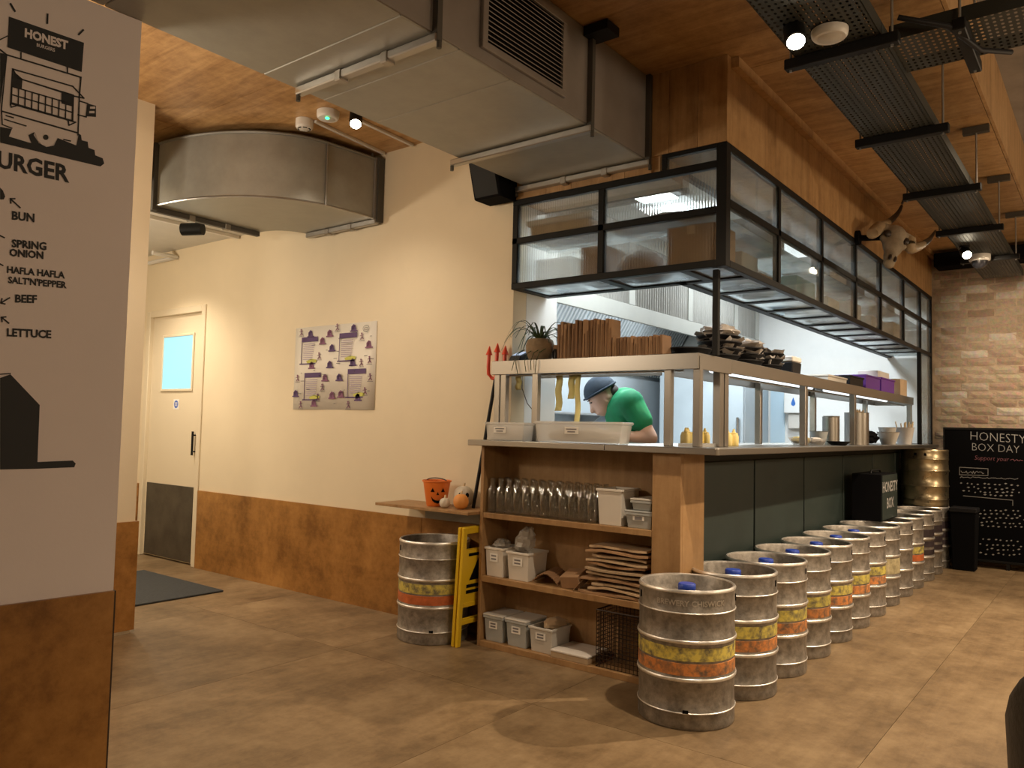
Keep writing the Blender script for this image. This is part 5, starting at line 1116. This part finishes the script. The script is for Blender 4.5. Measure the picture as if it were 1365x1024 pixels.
def bowl(x, y, r, h, m, label, cat='bowl', fill=None, nm='bowl'):
    o = thing(nm, label, cat, (x, y, WZ)); build(MB().lathe([(0, .003), (r*.6, 0), (r, h), (r+.004, h+.002), (r-.005, h), (r*.55, .006), (0, .006)], 22, (x, y, WZ)), 'bowl_body', m, o, 40)
    if fill: mb = crumple((x, y, WZ+h*.7), r*.75, r*.75, h*.5, int(x*9), amp=.2); mb.v = [(a, b, max(WZ+.012, c)) for a, b, c in mb.v]; build(mb, 'contents', fill, o, 40)
bowl(5.05, 1.60, .075, .045, 'plastic_clear', 'clear bowl of yellow sachets just right of the middle post', fill='squeeze_yellow'); bowl(5.27, 1.58, .08, .04, 'plastic_clear', 'clear bowl of pale sachets next to the sachet bowl', fill='paper_white')
bowl(5.50, 1.62, .06, .09, 'plastic_grey', 'grey tub left of the steel canisters', 'tub', nm='sauce_tub'); bowl(5.45, 1.48, .075, .025, 'black_plastic', 'flat black dish at the worktop front edge', 'dish', nm='flat_dish')
tag(build(crumple((6.75, 1.62, WZ+.055), .14, .09, .055, 77, amp=.2), 'folded_cloth', 'black_matt', None, 40), 'dark folded cloth right of the steel canisters', 'cloth')
bowl(6.95, 1.50, .085, .10, 'plastic_white', 'white round tub beside the dark cloth', 'tub', nm='sauce_tub'); bowl(7.15, 1.55, .07, .14, 'plastic_milky', 'milky tall tub beside the stick cup', 'tub', nm='sauce_tub')
o = thing('stick_cup', 'white paper cup of wooden stirrers near the brick wall end', 'cup', (7.55, 1.50, WZ)); build(MB().lathe([(0, .002), (.055, 0), (.080, .145), (.083, .148), (.076, .148), (.052, .006), (0, .006)], 22, (7.55, 1.50, WZ)), 'cup_body', 'paper_white', o, 40)
rnd = random.Random(5)
for k in range(14):
    a = rnd.uniform(0, 6.28); build(MB().cyl((7.55+.03*math.cos(a), 1.50+.03*math.sin(a), WZ+.02), (7.55+.07*math.cos(a), 1.50+.07*math.sin(a), WZ+.19+rnd.uniform(-.015, .01)), .005, n=6), 'stick', 'wood_stick', o)
bowl(7.74, 1.53, .05, .09, 'paper_white', 'small white cup right of the stirrer cup', 'cup', nm='paper_cup')

# ================================================================== CEILING GEAR
def lamp(c, aim, label, mount_z):
    c = Vector(c); d = (Vector(aim)-c).normalized(); o = thing('spot_lamp', label, 'lamp', (c.x, c.y, c.z), 'ceiling spot lamps')
    b = c-d*.10
    build(MB().cyl(b, c-d*.022, .036, .036, 20), 'lamp_can', 'black_steel', o, 40); build(MB().cyl(c-d*.026, c-d*.021, .030, .030, 20), 'lens', 'lamp_glow', o)
    build(MB().cyl(b+d*.02, (b.x, b.y, mount_z), .008, n=8), 'stem', 'black_steel', o); build(MB().cyl((b.x, b.y, mount_z-.012), (b.x, b.y, mount_z), .035, n=16), 'base', 'black_steel', o)
lamp((2.84, 3.34, 2.80), (2.0, 2.4, 1.0), 'lit spot lamp on the ceiling beside the curved duct', CZ-.001)
TZ = 2.575
lamp((2.66, .86, 2.48), (1.6, 0.3, 0.6), 'lit spot lamp under the near end of the cable tray', TZ-.002)
lamp((6.55, .87, 2.48), (5.0, .2, 1.2), 'lit spot lamp under the cable tray near the brick wall', TZ-.002)
def puck(name, c, r, h, label, cat, led=None, slots=False):
    o = thing(name, label, cat, (c[0], c[1], c[2]-h)); build(MB().lathe([(0, 0), (r*.86, .002), (r*.97, .010), (r, .02), (r, h), (0, h)], 28, (c[0], c[1], c[2]-h)), 'housing', 'lamp_white', o, 40)
    build(MB().lathe([(0, -.006), (r*.5, -.004), (r*.66, .001), (0, .003)], 24, (c[0], c[1], c[2]-h)), 'lens_cover', 'plastic_milky', o, 40)
    if led: build(MB().ball((c[0]-.02, c[1]-.02, c[2]-h-.004), .012, .012, .006, 12, 8), 'indicator_led', led, o)
    if slots:
        for k in range(6):
            a = PI/3*k; build(MB().obox((c[0]+r*.62*math.cos(a), c[1]+r*.62*math.sin(a), c[2]-h+.003), (-math.sin(a), math.cos(a), 0), (math.cos(a), math.sin(a), .0), (0, 0, 1), .011, .005, .004), 'vent_slot', 'black_matt', o)
puck('emergency_light', (2.775, 3.50, CZ-.001), .062, .045, 'round white emergency light with a green light by the spot lamp', 'light', 'led_green')
puck('smoke_detector', (2.775, 3.71, CZ-.001), .050, .055, 'round white smoke detector beside the emergency light', 'detector', None, True)
puck('emergency_light', (2.80, .79, TZ-.004), .062, .03, 'round white emergency light under the near cable tray', 'light', None)
for a, b, l in (((2.81, 3.66), (3.41, 3.725), 'white cable trunking from the smoke detector to the wall'), ((2.90, 3.43), (3.41, 3.465), 'white cable trunking from the spot lamp to the wall')):
    v = Vector((b[0]-a[0], b[1]-a[1], 0)); tag(build(MB().obox(((a[0]+b[0])/2, (a[1]+b[1])/2, CZ-.009), v, (-v.y, v.x, 0), (0, 0, 1), v.length/2, .011, .008), 'cable_trunking', 'lamp_white', None, bevel=.002), l, 'trunking')
o = thing('dome_camera', 'small white dome camera below the cable tray end', 'camera', (7.0, .85, 2.50)); build(MB().cyl((7.0, .85, 2.535), (7.0, .85, TZ-.002), .075, n=24), 'camera_base', 'lamp_white', o, 40); build(MB().lathe([(0, -.055), (.03, -.05), (.05, -.03), (.058, 0), (.058, .012), (0, .012)], 24, (7.0, .85, 2.522)), 'dome', 'black_gloss', o, 60); build(MB().lathe([(.058, .0), (.072, .004), (.074, .014), (.058, .014)], 24, (7.0, .85, 2.522)), 'dome_ring', 'lamp_white', o, 60)
o = thing('track_spotlight', 'black unlit spotlight under the corridor ceiling', 'lamp', (2.82, 4.95, 2.40)); build(MB().cyl((2.84, 4.93, 2.555), (2.84, 4.93, 2.569), .055, n=24), 'base', 'lamp_white', o, 40); build(MB().cyl((2.84, 4.93, 2.455), (2.84, 4.93, 2.556), .009, n=10), 'stem', 'black_steel', o); build(MB().cyl((2.79, 5.02, 2.44), (2.87, 4.90, 2.445), .042, n=20), 'lamp_can', 'black_steel', o, 40)
tag(build(MB().box(1.2, 3.42, 5.32, 5.35, 2.545, 2.569), 'cable_trunking', 'lamp_white'), 'white trunking across the pale corridor ceiling', 'trunking')
tag(build(MB().tube([(3.405, 2.66+3.98, 2.50), (3.405, 6.2, 2.50), (3.2, 6.2, 2.50)], .018, 8), 'pipe', 'lamp_white', None, 50), 'pale pipe high in the corridor above the door', 'pipe')
# cable trays
ty0, ty1 = .655, .955
ct_ = thing('cable_tray', 'dark perforated steel cable tray hung along the ceiling', 'cable tray', (4.0, .8, TZ))
sx = [-2.5, -.05, 2.95, 3.96, 5.01, 6.05, 8.1]
for a, b in zip(sx, sx[1:]):
    build(MB().quad((a+.002, ty0, TZ), (b-.002, ty0, TZ), (b-.002, ty1, TZ), (a+.002, ty1, TZ)), 'tray_plate', 'perforated_tray', ct_, fix=False)
    for y in (ty0, ty1): build(MB().box(a+.002, b-.002, y-.002, y+.002, TZ, TZ+.05), 'tray_side', 'tray_steel', ct_)
for x in (.9, 1.95, 2.95, 3.96, 5.01, 6.05, 7.1):
    s_ = build(MB().box(x-.02, x+.02, ty0-.06, ty1+.04, TZ-.042, TZ-.002), 'strut', 'black_steel', ct_, bevel=.003)
    for y in (ty0-.035, ty1+.02): build(MB().cyl((x, y, TZ-.05), (x, y, CZ-.001), .005, n=8), 'threaded_rod', 'rail_metal', s_)
    build(MB().box(x-.02, x+.02, ty0-.10, ty0+.03, CZ-.04, CZ-.002), 'ceiling_channel', 'dark_flange', s_)
for k, y in enumerate((.675, .70, .725, .75, .775, .80, .825, .85, .875, .90, .925)): build(MB().tube([(-2.5, y, TZ+.014), (1, y+.01, TZ+.014), (3.2, y-.01, TZ+.014), (5.5, y+.01, TZ+.014), (8.0, y, TZ+.014)], .010, 6), 'cable', 'black_plastic', ct_)
cb = thing('cable_tray', 'dark perforated cable tray branching off across the room', 'cable tray', (3.2, -.5, TZ+.02))
build(MB().quad((3.05, -3.4, TZ+.02), (3.36, -3.4, TZ+.02), (3.36, ty0-.004, TZ+.02), (3.05, ty0-.004, TZ+.02)), 'tray_plate', 'perforated_tray', cb, fix=False)
for x in (3.05, 3.36): build(MB().box(x-.002, x+.002, -3.4, ty0-.004, TZ+.02, TZ+.075), 'tray_side', 'tray_steel', cb)
for y in (.42, -.6): 
    s_ = build(MB().box(3.0, 3.41, y-.02, y+.02, TZ-.024, TZ+.018), 'strut', 'black_steel', cb, bevel=.003)
    for x in (3.025, 3.385): build(MB().cyl((x, y, TZ-.03), (x, y, 3.299), .005, n=8), 'threaded_rod', 'rail_metal', s_)
build(MB().tube([(2.95, .6, TZ+.05), (2.99, .45, TZ-.01), (3.2, .38, TZ-.03), (3.35, .30, TZ+.0)], .010, 8), 'cable', 'black_plastic', cb, 50)
sk = thing('loudspeaker', 'black wedge loudspeaker on the cream wall under the duct', 'speaker', (3.33, 2.70, 2.38))
build(MB().prism([(3.26, 2.63, 2.40), (3.40, 2.63, 2.40), (3.42, 2.63, 2.60), (3.20, 2.63, 2.60)], (0, .19, 0)), 'speaker_body', 'black_matt', sk, bevel=.006)
build(MB().add([(3.255, 2.645, 2.41), (3.255, 2.805, 2.41), (3.197, 2.805, 2.59), (3.197, 2.645, 2.59)], [(0, 1, 2, 3)]), 'speaker_grille', 'black_steel', sk); build(MB().box(3.40, 3.429, 2.67, 2.73, 2.44, 2.52), 'wall_bracket', 'black_steel', sk)

# ---- bull skull on the bulkhead
sx_ = thing('bull_skull', 'weathered bull skull with curved horns on the bulkhead', 'skull', (5.9, 1.25, 2.5))
c0 = at(1192, 313, 1, 1.20); c1 = at(1186, 350, 1, 1.20); dn = (c1-c0).normalized(); aw = (Vector((.75, -.66, -.05))); aw = (aw-dn*aw.dot(dn)).normalized(); ff = dn.cross(aw).normalized()
if ff.dot(-_F) < 0: ff = -ff
RS = Matrix(((aw.x, ff.x, dn.x), (aw.y, ff.y, dn.y), (aw.z, ff.z, dn.z)))
b = MB(); b.ball(c0+dn*.02, .085, .075, .085, 20, 14, RS); b.ball(c0+dn*.10+ff*.005, .070, .055, .09, 18, 12, RS); b.ball(c0+dn*.19-ff*.005, .045, .042, .09, 16, 12, RS); b.ball(c0+dn*.255-ff*.01, .040, .032, .035, 14, 10, RS)
caps(b, c0+aw*.06-dn*.01, c0+aw*.12-dn*.015, .042, .034); caps(b, c0-aw*.06-dn*.01, c0-aw*.12-dn*.015, .042, .034); caps(b, c0+aw*.075+dn*.07, c0+aw*.03+dn*.13, .024, .02); caps(b, c0-aw*.075+dn*.07, c0-aw*.03+dn*.13, .024, .02)
o = build(b, 'cranium', 'bone', sx_); remesh(o, .009, 3)
for s in (-1, 1):
    build(MB().ball(c0+aw*(.066*s)+dn*.055+ff*.038, .024, .020, .028, 14, 8, RS), 'eye_socket', 'horn_dark', sx_, 60); build(MB().ball(c0+aw*(.018*s)+dn*.235+ff*.028, .011, .010, .025, 12, 8, RS), 'nostril', 'horn_dark', sx_, 60)
def spline(p, n=6):
    out = []
    for i in range(len(p)-1):
        p0, p1, p2, p3 = p[max(i-1, 0)], p[i], p[i+1], p[min(i+2, len(p)-1)]
        for k in range(n):
            t_ = k/n; out.append(.5*((2*p1)+(p2-p0)*t_+(2*p0-5*p1+4*p2-p3)*t_*t_+(3*p1-p0-3*p2+p3)*t_**3))
    return out+[p[-1]]
hl = [c0-aw*.11-dn*.01, at(1163, 311, 1, 1.30), at(1171, 303, 1, 1.31), at(1186, 295, 1, 1.29), at(1199, 281, 1, 1.26), at(1205, 263, 1, 1.24)]
hr_ = [c0+aw*.11-dn*.01, at(1214, 331, 1, 1.11), at(1228, 327, 1, 1.09), at(1239, 319, 1, 1.07), at(1247, 307, 1, 1.06)]
for h in (hl, hr_):
    p = spline(h, 6); m_ = len(p); cut = int(m_*.55); R_ = [.040*(1-(k/(m_-1))**1.3)+.004 for k in range(m_)]
    hb_ = build(MB().tube(p[:cut+1], R_[:cut+1], 12), 'horn', 'horn_pale', sx_, 60); build(MB().tube(p[cut:], R_[cut:], 12), 'horn_tip', 'horn_dark', hb_, 60)
build(MB().cyl(c0-ff*.03, (c0.x-.12, 1.414, c0.z-.02), .02, n=10).cyl((c0.x-.12, 1.39, c0.z-.02), (c0.x-.12, 1.414, c0.z-.02), .05, n=16), 'wall_mount', 'black_matt', sx_)

# ================================================================== FAR CORNER: CHALKBOARD, BIN; NEAR CHAIR
cbd = thing('chalkboard', 'large black chalkboard headed HONESTY BOX DAY by the brick wall', 'chalkboard', (8.2, .55, 0))
XB = 8.17; bt_, bb_ = 1.222, .075; byl, byr = 1.285, .02
build(MB().box(XB, XB+.025, byr, byl, bb_, bt_), 'board_panel', 'chalkboard', cbd)
for b in ((byr-.02, byr, bb_-.02, bt_+.02), (byl, byl+.012, bb_-.02, bt_+.02), (byr, byl, bt_, bt_+.02), (byr, byl, bb_-.02, bb_)): build(MB().box(XB-.006, XB+.03, *b), 'board_frame', 'black_steel', cbd, bevel=.002)
for y in (.10, .80, 1.22): build(MB().box(XB-.005, XB+.025, y-.014, y+.014, 0, bb_-.02), 'leg', 'black_steel', cbd)
def bp_(x, y):
    d = at(x, y, 0, XB-.0015); return d
q = Flat(bp_); q.text('HONESTY', (1330, 584), (1, .07), (0, -1), 16.8, -.30); q.text('BOX DAY', (1327, 598), (1, .06), (0, -1), 14.8, -.28)
def scrib(f, x0, x1, y, a, w, sd):
    r = random.Random(sd); x = x0; p = []
    while x < x1: p.append((x, y+r.uniform(-a, a)+(x-x0)*.03)); x += r.uniform(1.2, 2.2)
    f.stroke(p, w)
scrib(q, 1281, 1312, 629.5, 2.0, .7, 1); q.stroke([(1279, 623), (1317, 625), (1317, 634), (1279, 633)], .7, True); scrib(q, 1280, 1358, 636, 1.0, .7, 2)
q.stroke([(1284, 661), (1350, 667), (1350, 674)], .7)
r = random.Random(3)
for y0, n, xs0 in ((644, 11, 1282), (650, 9, 1290), (655, 11, 1284), (660, 6, 1312), (680, 8, 1305), (685, 9, 1300), (690, 10, 1305), (696, 9, 1308), (701, 8, 1310), (720, 7, 1312), (726, 8, 1308), (732, 7, 1315), (738, 8, 1308)):
    for k in range(n):
        x = xs0+k*7.4+r.uniform(-1.5, 1.5); y = y0+r.uniform(-1.2, 1.2)+k*.25; l = r.uniform(1.2, 2.4); q.poly([(x-l, y), (x, y-1.1), (x+l, y-.2), (x, y+1.0)])
q.build('chalk_writing', 'chalk', cbd)['kind'] = 'stuff'; q = Flat(bp_); q.text('Support your', (1322, 611.5), (1, .05), (.2, -1), 8.5, -.12); scrib(q, 1347, 1364, 613.5, 1.4, .7, 9); q.build('chalk_writing', 'chalk_red', cbd)['kind'] = 'stuff'
o = thing('waste_bin', 'black square bin between the last keg and the chalkboard', 'bin', (7.95, 1.10, 0)); build(MB().frustum((7.95, 1.10), .085, .085, .10, .10, 0, .50), 'bin_body', 'black_matt', o, bevel=.006); build(MB().box(7.845, 8.055, .995, 1.205, .5005, .54), 'bin_lid', 'black_plastic', o, bevel=.006)
chh = thing('tub_chair', 'dark upholstered tub chair at the right edge of the picture', 'chair', (2.06, -.09, 0)); CC = (2.06, -.09)
def arc(r0, r1, z0, z1, a0, a1, n=26, slope=0):
    vs = []; fs = []
    for i in range(n+1):
        a = a0+(a1-a0)*i/n; e = math.sin(PI*i/n); zt = z1-slope*(1-e)
        for r_, z in ((r0, z0), (r1, z0), (r1+.015, zt-.03), (r1, zt), (r0+.01, zt), (r0, zt-.03)): vs.append((CC[0]+r_*math.cos(a), CC[1]+r_*math.sin(a), z))
    for i in range(n):
        for k in range(6): j = (k+1) % 6; fs.append((6*i+k, 6*i+6+k, 6*i+6+j, 6*i+j))
    fs += [tuple(range(5, -1, -1)), tuple(range(6*n, 6*n+6))]; return MB().add(vs, fs)
build(arc(.22, .285, .18, .79, math.radians(60), math.radians(300), slope=.36), 'backrest', 'chair_dark', chh, 50, bevel=.008)
build(MB().lathe([(0, .28), (.20, .28), (.218, .30), (.218, .42), (.20, .45), (0, .46)], 28, (*CC, 0)), 'seat', 'chair_dark', chh, 50)
for a in (45, 135, 225, 315): x, y = CC[0]+.19*math.cos(math.radians(a)), CC[1]+.19*math.sin(math.radians(a)); build(MB().cyl((x, y, 0), (x, y, .30), .013, .020, 10), 'leg', 'black_steel', chh)
